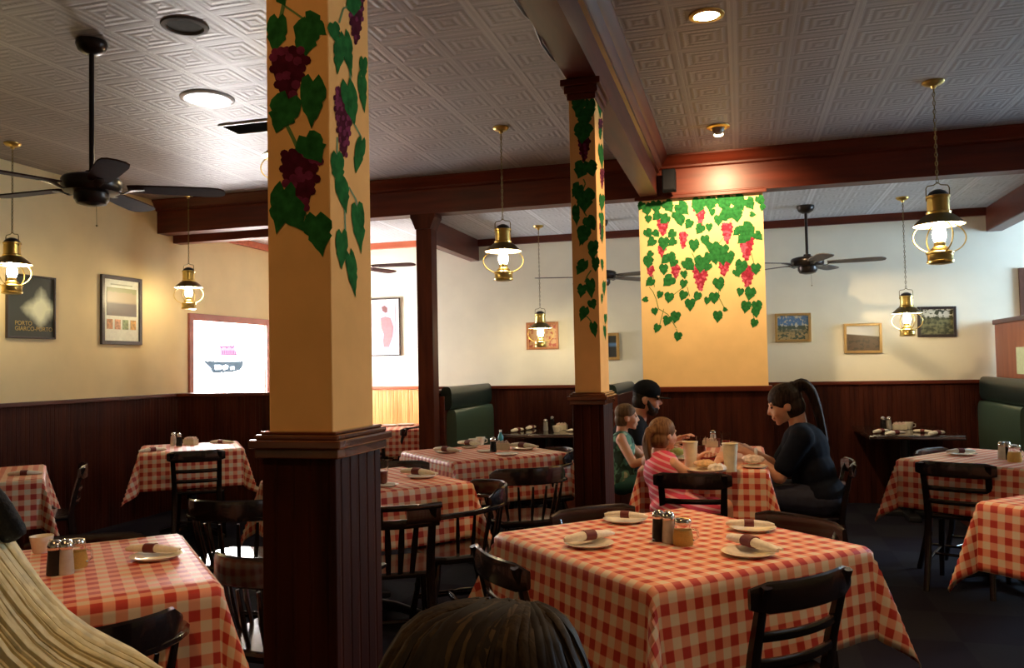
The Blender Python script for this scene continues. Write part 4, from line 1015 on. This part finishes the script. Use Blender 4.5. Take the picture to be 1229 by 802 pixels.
def lump(name,label,cat,px,py,r,col,z=TOP,sc_=(1,1,.6),dz=.0,seed=0,group=None):
    x,y,_=atZ(px,py,z); rr=random.Random(seed); mb=MB().ball((0,0,0),r,14,0,sc_)
    mb.v=[tuple(c*(1+.16*math.sin(9*v[(i+1)%3]/r+seed+i)) for i,c in enumerate(v)) for v in mb.v]
    o=mb.obj(name,mat(name+'_surface',col,.7,noise=.25,nscale=50,bump=.4),None,True); o.location=(x,y,z+dz+r*sc_[2]*1.0); return tag(o,label,cat,group)
lump('bread_slice','torn bread on the front plate of the family table','bread',846,565,.045,(.75,.50,.24),sc_=(1.3,.9,.5),dz=.02,seed=1)
lump('crumpled_napkin','crumpled white napkin between the two foam cups','napkin',861,568,.040,(.85,.78,.66),sc_=(1.2,1,.7),seed=2)
lump('crumpled_napkin','crumpled napkin on red checked paper near the woman\'s hands','napkin',904,560,.045,(.88,.72,.60),sc_=(1.5,1,.6),dz=.018,seed=3)
lump('salad_heap','green and yellow salad on the plate behind the girl','food',813,550,.05,(.45,.45,.12),sc_=(1,1,.5),dz=.018,seed=4)
x,y,z=atY(823,521,6.05)
# ------------------------------------------------------------------ people
def cap_(mb,p0,r0,p1,r1,n=14):
    P,Q=Vector(p0),Vector(p1); d=Q-P; L=d.length
    if L<1e-5: mb.ball(P,r0,n); return
    d/=L; pts=[];rs=[]
    for k in range(5):
        a=pi/2*k/4; pts.append(P-d*r0*math.cos(a)); rs.append(max(1e-4,r0*math.sin(a)))
    for k in range(1,5): t=k/5; pts.append(P.lerp(Q,t)); rs.append(r0+(r1-r0)*t)
    for k in range(5):
        a=pi/2*k/4; pts.append(Q+d*r1*math.sin(a)); rs.append(max(1e-4,r1*math.cos(a)))
    up=(0,0,1) if abs(d.z)<.9 else (0,1,0)
    mb.sweep(pts,[(r,r) for r in rs],up,n)
def ell(mb,c,r,R=None,n=18):
    mb.ball(c,1,n,0,r,R)
def organic(name,mb,m,parent,voxel=.007,smooth=3,fac=.5):
    o=mb.obj(name,m,parent,False)
    r=o.modifiers.new('rm','REMESH'); r.mode='VOXEL'; r.voxel_size=voxel; r.use_smooth_shade=True
    s=o.modifiers.new('sm','SMOOTH'); s.iterations=smooth; s.factor=fac
    return o
def frameM(c,yaw,pitch=0,roll=0):
    """local +Y = forward, +Z = up"""
    return Matrix.Translation(Vector(c))@Matrix.Rotation(yaw-pi/2,4,'Z')@Matrix.Rotation(-pitch,4,'X')@Matrix.Rotation(roll,4,'Y')
def head_prims(mb,Mx,s,child=False):
    R=Mx.to_3x3().to_4x4(); T=lambda x,y,z:Mx@Vector((x*s,y*s,z*s))
    def E(c,r,rx=0): ell(mb,T(*c),tuple(q*s for q in r),R@Matrix.Rotation(rx,4,'X'))
    E((0,-.012,.030),(.076,.096,.088)); E((0,.022,-.018),(.064,.074,.085))
    E((0,.040,-.070),(.042,.042,.036)); E((0,.066,-.098),(.020,.018,.016))           # jaw, chin
    for q in (-1,1):
        E((q*.034,.062,-.030),(.026,.026,.028)); E((q*.074,-.008,-.010),(.010,.022,.032),.15) # cheek, ear
        E((q*.028,.079,.028),(.022,.010,.008))                                              # brow
    cap_(mb,T(0,.088,.012),.008*s,T(0,.104,-.024),.0115*s); E((0,.090,-.032),(.018,.012,.008))  # nose
    E((0,.088,-.058),(.024,.010,.006)); E((0,.085,-.070),(.020,.010,.007))                 # lips
    return T
def eyes(Mx,s,parent):
    for q in (-1,1):
        mb=MB(); ell(mb,Mx@Vector((q*.031*s,.080*s,.008*s)),(.012*s,.009*s,.007*s),Mx.to_3x3().to_4x4(),10)
        o=mb.obj('eye',M['eye'],parent,True)
def hand(mb,w,d,up,s,side=1,curl=.6):
    """palm and five fingers from wrist w along d; up = back of hand"""
    w=Vector(w); d=Vector(d).normalized(); up=Vector(up); sd=d.cross(up).normalized(); up=sd.cross(d).normalized()
    cap_(mb,w,.024*s,w+d*.03*s,.026*s)
    for k,o in enumerate((-.027,-.009,.009,.027)):
        p=w+d*.045*s+sd*o*s; cap_(mb,w+sd*o*.5*s,.016*s,p+d*.03*s,.0105*s,10)
        L=(.036,.044,.041,.031)[k]*s; q=p+d*.035*s
        a=curl*.5; q1=q+(d*math.cos(a)-up*math.sin(a))*L; cap_(mb,q,.0095*s,q1,.0085*s,8)
        a=curl*1.5; q2=q1+(d*math.cos(a)-up*math.sin(a))*L*.75; cap_(mb,q1,.0085*s,q2,.007*s,8)
    t0=w+d*.02*s+sd*side*.022*s; t1=t0+(d*.7+sd*side*.7-up*.3).normalized()*.036*s; t2=t1+(d*.95+sd*side*.2-up*.4).normalized()*.03*s
    cap_(mb,t0,.013*s,t1,.011*s,8); cap_(mb,t1,.0105*s,t2,.008*s,8)
def ik(S,H,a,b,pole):
    S,H=Vector(S),Vector(H); d=H-S; L=min(d.length,(a+b)*.995); dn=d.normalized()
    x=(a*a-b*b+L*L)/(2*L); h=math.sqrt(max(0,a*a-x*x)); p=Vector(pole)-dn*Vector(pole).dot(dn); p.normalize()
    return S+dn*x+p*h, S+dn*L
M['eye']=mat('dark_eye',(.03,.02,.015),.15)
M['skin']=mat('skin',(.72,.38,.24),.5,sss=.1,noise=.04,nscale=12); M['skin2']=mat('skin_tanned',(.55,.27,.17),.5,sss=.1,noise=.04,nscale=12)
def hairmat(name,c1,c2,scale=(90,90,6)):
    m=wood(name,c1,c2,.6,scale,spec=.15); return m
def seated(name_label,hip,yaw,s,head,hyaw,hpitch,skin,hands,top,bottom,sleeve,cat='person',arm_r=1.0,bulk=1.0,feet=True,topname='shirt',skirt=False,hroll=0,shw=.17,poles=None):
    """hip, head: centres; hands: [(pos) camera-right side..] world positions for left,right"""
    p=thing('person',name_label,cat,(hip[0],hip[1],0))
    off=Vector((-hip[0],-hip[1],0))
    V=lambda q:Vector(q)+off
    f=Vector((math.cos(yaw),math.sin(yaw),0)); l=Vector((-f.y,f.x,0))
    HM=frameM(V(head),hyaw,hpitch,hroll); hipv=V(hip)
    nb=HM@Vector((0,-.045*s,-.10*s)); neck=nb+Vector((0,0,-.055*s))-f*.01*s
    chest=hipv.lerp(neck,.68); waist=hipv.lerp(neck,.33)
    body=MB(); head_prims(body,HM,s); Rz=Matrix.Rotation(yaw-pi/2,4,'Z')
    ax=(neck-hipv).normalized(); tilt=Matrix.Rotation(math.asin(max(-1,min(1,ax.dot(f)))),4,l)@Rz
    tilt=Matrix.Rotation(math.asin(max(-1,min(1,ax.dot(f)))),4,Vector(l))@Rz
    cap_(body,nb+Vector((0,0,.03*s)),.052*s,neck,.056*s)
    def torso(mb,g):
        ell(mb,hipv,((.165*bulk)*s+g,.125*bulk*s+g,.12*s+g),tilt); ell(mb,waist,(.145*bulk*s+g,.110*bulk*s+g,.15*s+g),tilt)
        ell(mb,chest,(.160*bulk*s+g,.115*bulk*s+g,.15*s+g),tilt)
        ell(mb,chest.lerp(neck,.62),(.15*s*shw/.17+g,.075*s+g,.06*s+g),tilt)
    torso(body,0)
    sh=[neck+l*shw*s-ax*.055*s, neck-l*shw*s-ax*.055*s]
    arms=[]
    for k in (0,1):
        pole=(poles[k] if poles else (Vector((0,0,-1))-f*.5+l*(1 if k==0 else -1)*.5))
        H=V(hands[k][0]); e,w=ik(sh[k],H,.27*s,.24*s,pole)
        cap_(body,neck.lerp(sh[k],.5),.05*s,sh[k],.052*s*arm_r); cap_(body,sh[k],.050*s*arm_r,e,.038*s*arm_r); cap_(body,e,.038*s*arm_r,w,.026*s)
        d=(w-e).normalized(); hand(body,w,d,hands[k][1] if len(hands[k])>1 else (0,0,1),s,-1 if k==0 else 1); arms.append((sh[k],e,w))
    legs=[]
    for q in (1,-1):
        h0=hipv+l*q*.09*s-Vector((0,0,.02)); kn=h0+f*.40*s+l*q*.03*s+Vector((0,0,.02)); kn.z=max(kn.z,.0)
        ft=kn+f*.04*s; ft.z=.055 if feet else kn.z-.38*s
        an=Vector((ft.x,ft.y,ft.z+.02)); legs.append((h0,kn,an))
        cap_(body,h0,.082*s*bulk,kn,.056*s); cap_(body,kn,.056*s,an,.036*s); cap_(body,an-Vector((0,0,.02)),.036*s,an+f*.15*s-Vector((0,0,.03)),.030*s)
    organic('body',body,M[skin],p,.0065*max(s,.85),2)
    eyes(HM,s,p)
    # clothes
    t=MB(); torso(t,.014); cap_(t,neck-ax*.03*s,.062*s,neck-ax*.07*s,.07*s)
    if sleeve>0:
        for S,e,w in arms:
            cap_(t,neck.lerp(S,.42)-ax*.012,.068*s,S,.068*s*arm_r); cap_(t,S,.066*s*arm_r,S.lerp(e,sleeve),.060*s*arm_r)
    organic(topname,t,top,p,.010,4)
    if skirt:
        t=MB(); ell(t,hipv+f*.08*s,(.20*s,.24*s,.12*s),Rz); 
        for h0,kn,an in legs: cap_(t,h0,.10*s,h0.lerp(kn,.75),.085*s)
        organic('skirt',t,bottom,p,.010,4)
    else:
        t=MB(); ell(t,hipv-Vector((0,0,.02)),(.18*bulk*s,.14*bulk*s,.11*s),Rz)
        for h0,kn,an in legs: cap_(t,h0,.094*s*bulk,kn,.068*s); cap_(t,kn,.066*s,kn.lerp(an,.8),.052*s)
        organic('trousers',t,bottom,p,.011,3)
    t=MB()
    for h0,kn,an in legs:
        cap_(t,an-Vector((0,0,.015)),.042*s,an+f*.14*s-Vector((0,0,.028)),.036*s)
    for k,v in enumerate(t.v): 
        if v[2]<0.003: t.v[k]=(v[0],v[1],.003)
    organic('shoes',t,M['black'],p,.009,1)
    return p,HM,neck,off
def plane_seat(x,y): return (x,y,.53)
# hair helpers: shell over the skull made of overlapping locks
def hair_cap(mb,HM,s,low_back=-.06,front=.085,thick=.012,side=-.02):
    R=HM.to_3x3().to_4x4(); T=lambda x,y,z:HM@Vector((x*s,y*s,z*s))
    ell(mb,T(0,-.020,.042),((.078+thick)*s,(.094+thick)*s,(.082+thick)*s),R)
    ell(mb,T(0,-.045,-.0+low_back*.4),((.070+thick)*s,(.068+thick)*s,(.075+thick)*s),R)
def lock(mb,pts,r0,r1,flat=.6,n=8):
    P=[Vector(q) for q in pts]; E=[P[0]*2-P[1]]+P+[P[-1]*2-P[-2]]; pts=[]
    for i in range(1,len(E)-2):
        for t in (0,.25,.5,.75):
            a,b,c,d=E[i-1:i+3]; pts.append(.5*((2*b)+(c-a)*t+(2*a-5*b+4*c-d)*t*t+(3*b-a-3*c+d)*t**3))
    pts.append(P[-1])
    N=len(pts); mb.sweep(pts,[( (r0+(r1-r0)*i/(N-1))*(.5 if i==0 else 1), (r0+(r1-r0)*i/(N-1))*flat*(.5 if i==0 else 1)) for i in range(N)],(0,.2,1),n)
# --- man in cap
hc=atY(777,479,6.30)
blk=mat('black_tshirt',(.008,.009,.012),.9,spec=.12,noise=.2,nscale=8); navy=mat('dark_navy_tee',(.007,.009,.016),.9,spec=.12,noise=.2,nscale=8); jean=mat('dark_denim',(.02,.025,.05),.8,noise=.2)
man,HM,nk,off=seated('bearded man in black cap seated at the far left of the family table',(-.98,6.22,.56),.05,1.0,hc,.0,.10,'skin2',[((-.50,6.42,.80),),((-.52,6.02,.79),)],blk,jean,.5,bulk=1.15)
T=lambda x,y,z:HM@Vector((x,y,z)); R=HM.to_3x3().to_4x4()
mb=MB(); ell(mb,T(0,.045,-.085),(.052,.045,.042),R); ell(mb,T(0,.074,-.070),(.034,.018,.030),R)
for q in (-1,1): cap_(mb,T(q*.066,.010,-.015),.014,T(q*.050,.045,-.075),.024)
organic('beard',mb,hairmat('dark_beard',(.010,.007,.005),(.03,.02,.014)),man,.006,1)
mb=MB(); hair_cap(mb,HM,1.0,-.05,thick=.004); organic('hair',mb,hairmat('dark_hair_man',(.010,.007,.005),(.03,.02,.014)),man,.007,1)
mb=MB(); ell(mb,T(0,-.010,.062),(.089,.108,.088),R)
c=[v for v in mb.v]
organic('baseball_cap',mb,M['matte'],man,.006,2)
mb=MB(); pts=[]
for k in range(9):
    a=math.radians(20+140*k/8); pts.append((.082*math.cos(a),.085+.085*math.sin(a)))
poly=[(-.085,.05)]+[( -x,y) for x,y in pts]+[(.085,.05)]
poly=[(.083*math.cos(math.radians(t)),.05+.125*math.sin(math.radians(t))) for t in range(0,181,15)]
mb.prism(poly,.030,.036); mb.v=[(x,y,z-.9*x*x*2-.10*(y-.05)) for x,y,z in mb.v]; mb.xf(HM); mb.obj('cap_visor',M['matte'],man,bevel=.002)
# --- boy
hc=atY(753,501,5.72)
camo,n_cm,b_cm=nt('green_camo_tank'); tcn=n_cm.nodes.new('ShaderNodeTexCoord'); vz=n_cm.nodes.new('ShaderNodeTexNoise'); vz.inputs['Scale'].default_value=11; n_cm.links.new(tcn.outputs['Object'],vz.inputs['Vector'])
c1=mixc(n_cm,ss(n_cm,vz.outputs['Fac'],.44,.47),(.015,.05,.035),(.10,.26,.17)); c1=mixc(n_cm,ss(n_cm,vz.outputs['Fac'],.55,.57),c1,(.42,.48,.30)); n_cm.links.new(c1,b_cm.inputs['Base Color']); b_cm.inputs['Roughness'].default_value=.8
boy,HM,nk,off=seated('small boy with cropped hair in a green camouflage sleeveless top beside the slim pillar',(-.82,5.62,.60),.12,.74,hc,.15,.02,'skin',[((-.54,5.80,.79),),((-.55,5.50,.78),)],camo,mat('teal_shorts',(.02,.12,.10),.8),0,shw=.15,bulk=.95,feet=False)
mb=MB(); hair_cap(mb,HM,.80,-.05,thick=.001); organic('hair',mb,hairmat('short_brown_hair',(.10,.055,.03),(.18,.11,.06)),boy,.006,1)
# --- girl
hc=atY(797,522,5.0)
pink,n_p,b_p=nt('pink_striped_dress'); tcn=n_p.nodes.new('ShaderNodeTexCoord'); sp=n_p.nodes.new('ShaderNodeSeparateXYZ'); n_p.links.new(tcn.outputs['Object'],sp.inputs[0])
fr_=math_(n_p,'FRACT',math_(n_p,'DIVIDE',math_(n_p,'ADD',sp.outputs['Z'],math_(n_p,'MULTIPLY',sp.outputs['X'],.35)),.035)); c1=mixc(n_p,math_(n_p,'LESS_THAN',fr_,.35),(.70,.06,.12),(.80,.38,.42)); n_p.links.new(c1,b_p.inputs['Base Color']); b_p.inputs['Roughness'].default_value=.7
girl,HM,nk,off=seated('girl with brown ponytail in pink striped dress seated before the family table',(-.42,4.83,.55),.75,.80,hc,.72,.0,'skin',[((-.30,5.16,.79),),((-.16,5.02,.80),)],pink,pink,0,shw=.15,bulk=.95,topname='dress_top',skirt=True,feet=False)
T=lambda x,y,z:HM@Vector((x*.84,y*.84,z*.84))
mb=MB(); hair_cap(mb,HM,.82,-.07,thick=.010)
lock(mb,[T(0,-.10,.045),T(0,-.135,.03),T(0,-.15,-.03),T(.0,-.145,-.10),T(0,-.13,-.18),T(.01,-.12,-.25)],.032,.012,.8)
for q in (-1,1): lock(mb,[T(q*.02,-.10,.04),T(q*.022,-.14,.01),T(q*.026,-.155,-.07),T(q*.022,-.14,-.16),T(q*.014,-.125,-.23)],.020,.008,.8)
organic('hair',mb,hairmat('light_brown_hair',(.12,.055,.025),(.26,.14,.06)),girl,.006,1)
MB().sweep([T(.022*math.cos(a),-.122,.035+.022*math.sin(a)) for a in [k*pi/5 for k in range(10)]],(.006,.006),(0,0,1),6,2,0,True).obj('hair_tie',mat('dark_tie',(.05,.02,.05),.6),girl,True)
# ruffle at the shoulder
mb=MB()
for q in (1,-1):
    for k in range(7):
        a=-.6+k*.35; c0=nk+Vector((0,0,-.03)); d=(HM.to_3x3()@Vector((q,0,0))); ff=(HM.to_3x3()@Vector((0,1,0)))
        mb.ball(c0+d*(.085+.008*(k%2))+ff*(.05*math.sin(a))+Vector((0,0,-.01+.02*math.cos(a))),.018,8,0,(1,1,.6))
organic('shoulder_ruffle',mb,mat('coral_ruffle',(.75,.12,.10),.7),girl,.006,1)
# --- woman
hc=atY(941,486,5.50)
wom,HM,nk,off=seated('woman with a high dark ponytail in a black T-shirt leaning over the family table',(.44,5.42,.56),math.pi-.05,1.02,hc,math.pi+.10,.30,'skin',[((.02,5.38,.815),),((.02,5.62,.815),)],navy,jean,.75,bulk=1.12,arm_r=1.1,shw=.185)
T=lambda x,y,z:HM@Vector((x,y,z))
hm=hairmat('dark_brown_hair',(.014,.008,.006),(.05,.028,.018))
mb=MB(); hair_cap(mb,HM,1.02,-.05,thick=.012); ell(mb,T(0,-.085,.085),(.04,.045,.045))
base=[Vector(atY(a,b,5.5))+off for a,b in ((950,470),(962,461),(973,470),(980,488),(985,508),(990,530))]
lock(mb,base,.050,.024,.85)
for q in (-1,1):
    for w_ in (.5,1): lock(mb,[p_+HM.to_3x3()@Vector((q*.022*w_,-.006*w_,-.01*w_)) for p_ in base],.026,.008,.8)
organic('hair',mb,hm,wom,.0065,1)
mb=MB(); R=HM.to_3x3()
# wristband and shirt-back lettering
w=Vector((.065,5.385,.815))+off
MB().sweep([w+Vector((0,.030*math.cos(a),.030*math.sin(a))) for a in [k*pi/6 for k in range(12)]],(.006,.010),(1,0,0),6,3,0,True).obj('wristband',M['white'],wom,True)
# --- near left blonde diner, back to us

hair_b=hairmat('blonde_hair',(.74,.60,.30),(.88,.75,.44),(150,150,8))
hc=(-.735,.625,1.205)
hc=atY(-150,752,.50)
blo,HM,nk,off=seated('blonde long-haired person in the near left corner with black headwear, seen from behind',(hc[0]-.02,hc[2] and .50,.50),math.pi/2+.35,1.0,hc,math.pi/2+.45,-.10,'skin',[((-1.02,.86,.80),),((-.82,.90,.80),)],mat('yellow_top',(.55,.48,.24),.8),jean,.8,feet=True,shw=.15,poles=[Vector((-.3,0,-1)),Vector((.05,0,-1))])
mb=MB(); hair_cap(mb,HM,1.0,-.06,thick=.016)
T=lambda x,y,z:HM@Vector((x,y,z)); rr=random.Random(5)
ell(mb,T(0,-.035,-.06),(.082,.075,.09),HM.to_3x3().to_4x4())
organic('hair_base',mb,hair_b,blo,.007,1)
mb=MB()
for k in range(420):
    u=rr.random(); ang=math.radians(-24+228*u); dep=rr.uniform(0,.014); ww=rr.uniform(-.012,.012)
    cx,cy=math.cos(ang),-math.sin(ang); j=rr.uniform(-.005,.005); fl=max(0,cx); g=1-dep*6*fl
    p0=T(cx*.03,-.02+cy*.03,.142+j-dep*.5); p1=T(cx*.078,-.02+cy*.09,.094+j-dep*.5); p2=T(cx*(.104+.045*fl)-dep*.5,-.03+cy*.105,.0)
    p3=T(cx*(.112+.115*fl*g)-dep,-.035+cy*.105,-.05); p4=T(cx*(.12+.185*fl*g)-dep,-.035+cy*.115+ww,-.13); p5=T(cx*(.145+.20*fl*g),-.04+cy*.12+ww,-.23); p6=T(cx*(.155+.16*fl)+j,-.04+cy*.12+ww*2,-.33)
    mb.mi_now=k%3
    n0=len(mb.f); lock(mb,[p0,p1,p2,p3,p4,p5,p6],rr.uniform(.0045,.0075),.003,.7,6)
    for q_ in range(n0,len(mb.f)): mb.mi[q_]=k%3
sol=lambda nm,c:mat(nm,c,.6,spec=.2,noise=.25,nscale=70)
mb.obj('hair_strands',[hair_b,sol('blonde_light',(.90,.78,.48)),sol('blonde_deep',(.70,.55,.26))],blo,True)
mb=MB(); mb.sweep([T(.106*math.cos(a),-.005,.035+.103*math.sin(a)) for a in [math.radians(16+172*k/16) for k in range(17)]],[(.022,.009)]*17,(0,1,0),10,3)

organic('headband',mb,mat('black_knit',(.010,.011,.016),.7,bump=.4,nscale=300),blo,.006,2)
# --- dark-haired diner at the bottom edge
hc=atY(590,936,.66)
br,HM,nk,off=seated('person with dark brown hair seen from behind at the bottom edge of the photo',(hc[0]-.01,.60,.46),math.pi/2+.1,1.0,hc,math.pi/2,.15,'skin',[((-.10,.98,.62),),((.16,.98,.62),)],mat('dark_top',(.03,.025,.03),.8),jean,.8,shw=.145,poles=[Vector((-.1,0,-1)),Vector((.1,0,-1))])
T=lambda x,y,z:HM@Vector((x,y,z)); mb=MB(); hair_cap(mb,HM,1.0,-.06,thick=.018); rr=random.Random(9)
brm=hairmat('brown_hair_near',(.024,.013,.005),(.060,.035,.013),(150,150,8))
organic('hair_base',mb,brm,br,.007,1); mb=MB()
for k in range(420):
    ang=math.radians(-30+240*rr.random()); cx,cy=math.cos(ang),-math.sin(ang); j=rr.uniform(-.004,.004); w_=rr.uniform(-.015,.015)
    n0=len(mb.f); lock(mb,[T(cx*.012+.01+w_,-.01+cy*.012+j*2,.140+j),T(cx*.06+w_*.7,-.02+cy*.07,.118+j),T(cx*.098,-.03+cy*.10+w_,.03+j),T(cx*.104,-.03+cy*.104+w_,-.06),T(cx*.115,-.03+cy*.095,-.16),T(cx*.13,-.03+cy*.08,-.26)],rr.uniform(.004,.0065),.003,.7,6)
    for q_ in range(n0,len(mb.f)): mb.mi[q_]=k%3
mb.obj('hair_strands',[brm,sol('brown_light',(.085,.050,.018)),sol('brown_deep',(.018,.010,.004))],br,True)
# ------------------------------------------------------------------ camera and light
cam=bpy.data.cameras.new('camera'); co=bpy.data.objects.new('camera',cam); COL.objects.link(co); sc.camera=co
cam.sensor_fit='HORIZONTAL'; cam.sensor_width=36; cam.lens=36*F/W; cam.clip_start=.02
Rm=Matrix(((R_[0],U_[0],-F_[0]),(R_[1],U_[1],-F_[1]),(R_[2],U_[2],-F_[2])))
co.matrix_world=Matrix.Translation((0,0,EYE))@Rm.to_4x4()
def lightobj(name,kind,loc,energy,col,size=.1,rot=None,spot=None,blend=.5,size_y=None):
    l=bpy.data.lights.new(name,kind); l.energy=energy; l.color=col
    if kind=='AREA': l.shape='RECTANGLE'; l.size=size; l.size_y=size_y or size
    else: l.shadow_soft_size=size
    if kind=='SPOT': l.spot_size=math.radians(spot); l.spot_blend=blend
    o=bpy.data.objects.new(name,l); COL.objects.link(o); o.location=loc
    if rot is not None: o.rotation_euler=rot
    return o
def aim(o,t): d=Vector(t)-o.location; o.rotation_euler=d.to_track_quat('-Z','Y').to_euler(); return o
WARM=(1,.56,.25)
aim(lightobj('downlight_lamp','SPOT',(DL.x,DL.y,DL.z-.03),120,WARM,.05,spot=95,blend=.8),(DL.x-.05,DL.y-.6,0))
aim(lightobj('mural_spot_lamp','SPOT',(EL.x,EL.y+.04,EL.z-.07),150,(1,.72,.40),.03,spot=120,blend=.9),(-.15,6.93,2.35))
# unseen downlights added to warm the pillar faces and near tables
for x,y,e,tg,sp_ in ((.9,2.2,70,(.3,2.0,0),135),(-2.2,1.3,50,(-2.2,1.4,0),95),(-1.0,.3,21,(-.92,1.25,1.7),84)):
    lab={.9:'behind the front table seats',-2.2:'over the near left table',-1.0:'before the big near pillar'}[x]
    t=thing('recessed_downlight','added fill downlight outside the frame '+lab,'ceiling light',(x,y,ZC),group='added fill downlights over the near seats')
    MB().lathe([(.062,0),(.088,0),(.086,-.006),(.066,-.010),(.062,-.003)],28,caps=False).obj('rim',M['brass'],t,True)
    MB().lathe([(.0,-.004),(.062,-.004),(.062,-.001),(.0,-.001)],24).obj('bulb_lens',bpy.data.materials['warm_lens'],t,True)
    aim(lightobj('near_fill_lamp','SPOT',(x,y,ZC-.03),e,((1,.66,.38) if x==.9 else (1,.5,.19)),.05,spot=sp_,blend=.8),tg)
w=bpy.data.worlds.new('world'); sc.world=w; w.use_nodes=True; w.node_tree.nodes['Background'].inputs[0].default_value=(.5,.6,.8,1); w.node_tree.nodes['Background'].inputs[1].default_value=.3
sc.view_settings.view_transform='Standard'; sc.view_settings.look='None'; sc.view_settings.gamma=1; sc.view_settings.use_curve_mapping=False
sc.view_settings.exposure=0.12
try:
    sc.cycles.use_denoising=True; sc.cycles.max_bounces=8; sc.cycles.diffuse_bounces=4; sc.cycles.sample_clamp_indirect=4
except Exception: pass
# group phrases for the repeats
GR={'dining_chair':'dark dining chairs around the tables','captain_chair':'dark spindle armchairs','dining_table':'tables under checked cloths','tablecloth':'red-checked tablecloths',
'lantern_pendant':'hanging brass lanterns','ceiling_fan':'ceiling fans','framed_picture':'framed pictures on the back wall','framed_poster':'posters on the left wall','pepper_shaker':'pepper shakers','salt_shaker':'salt shakers',
'cheese_jar':'cheese jars','plate':'place settings','rolled_napkin':'rolled napkins','booth_bench':'booth benches','booth_table':'bare booth tables','foam_cup':'foam cups','drinking_glass':'drinking glasses','sugar_caddy':'sugar caddies','coffee_cup':'coffee cups','painted_pillar':'painted pillars','recessed_downlight':'round ceiling fittings','crumpled_napkin':'crumpled napkins'}
for o in list(sc.objects):
    if o.parent is None and 'label' in o:
        k=o.name.split('.')[0]
        if k in GR: o['group']=GR[k]
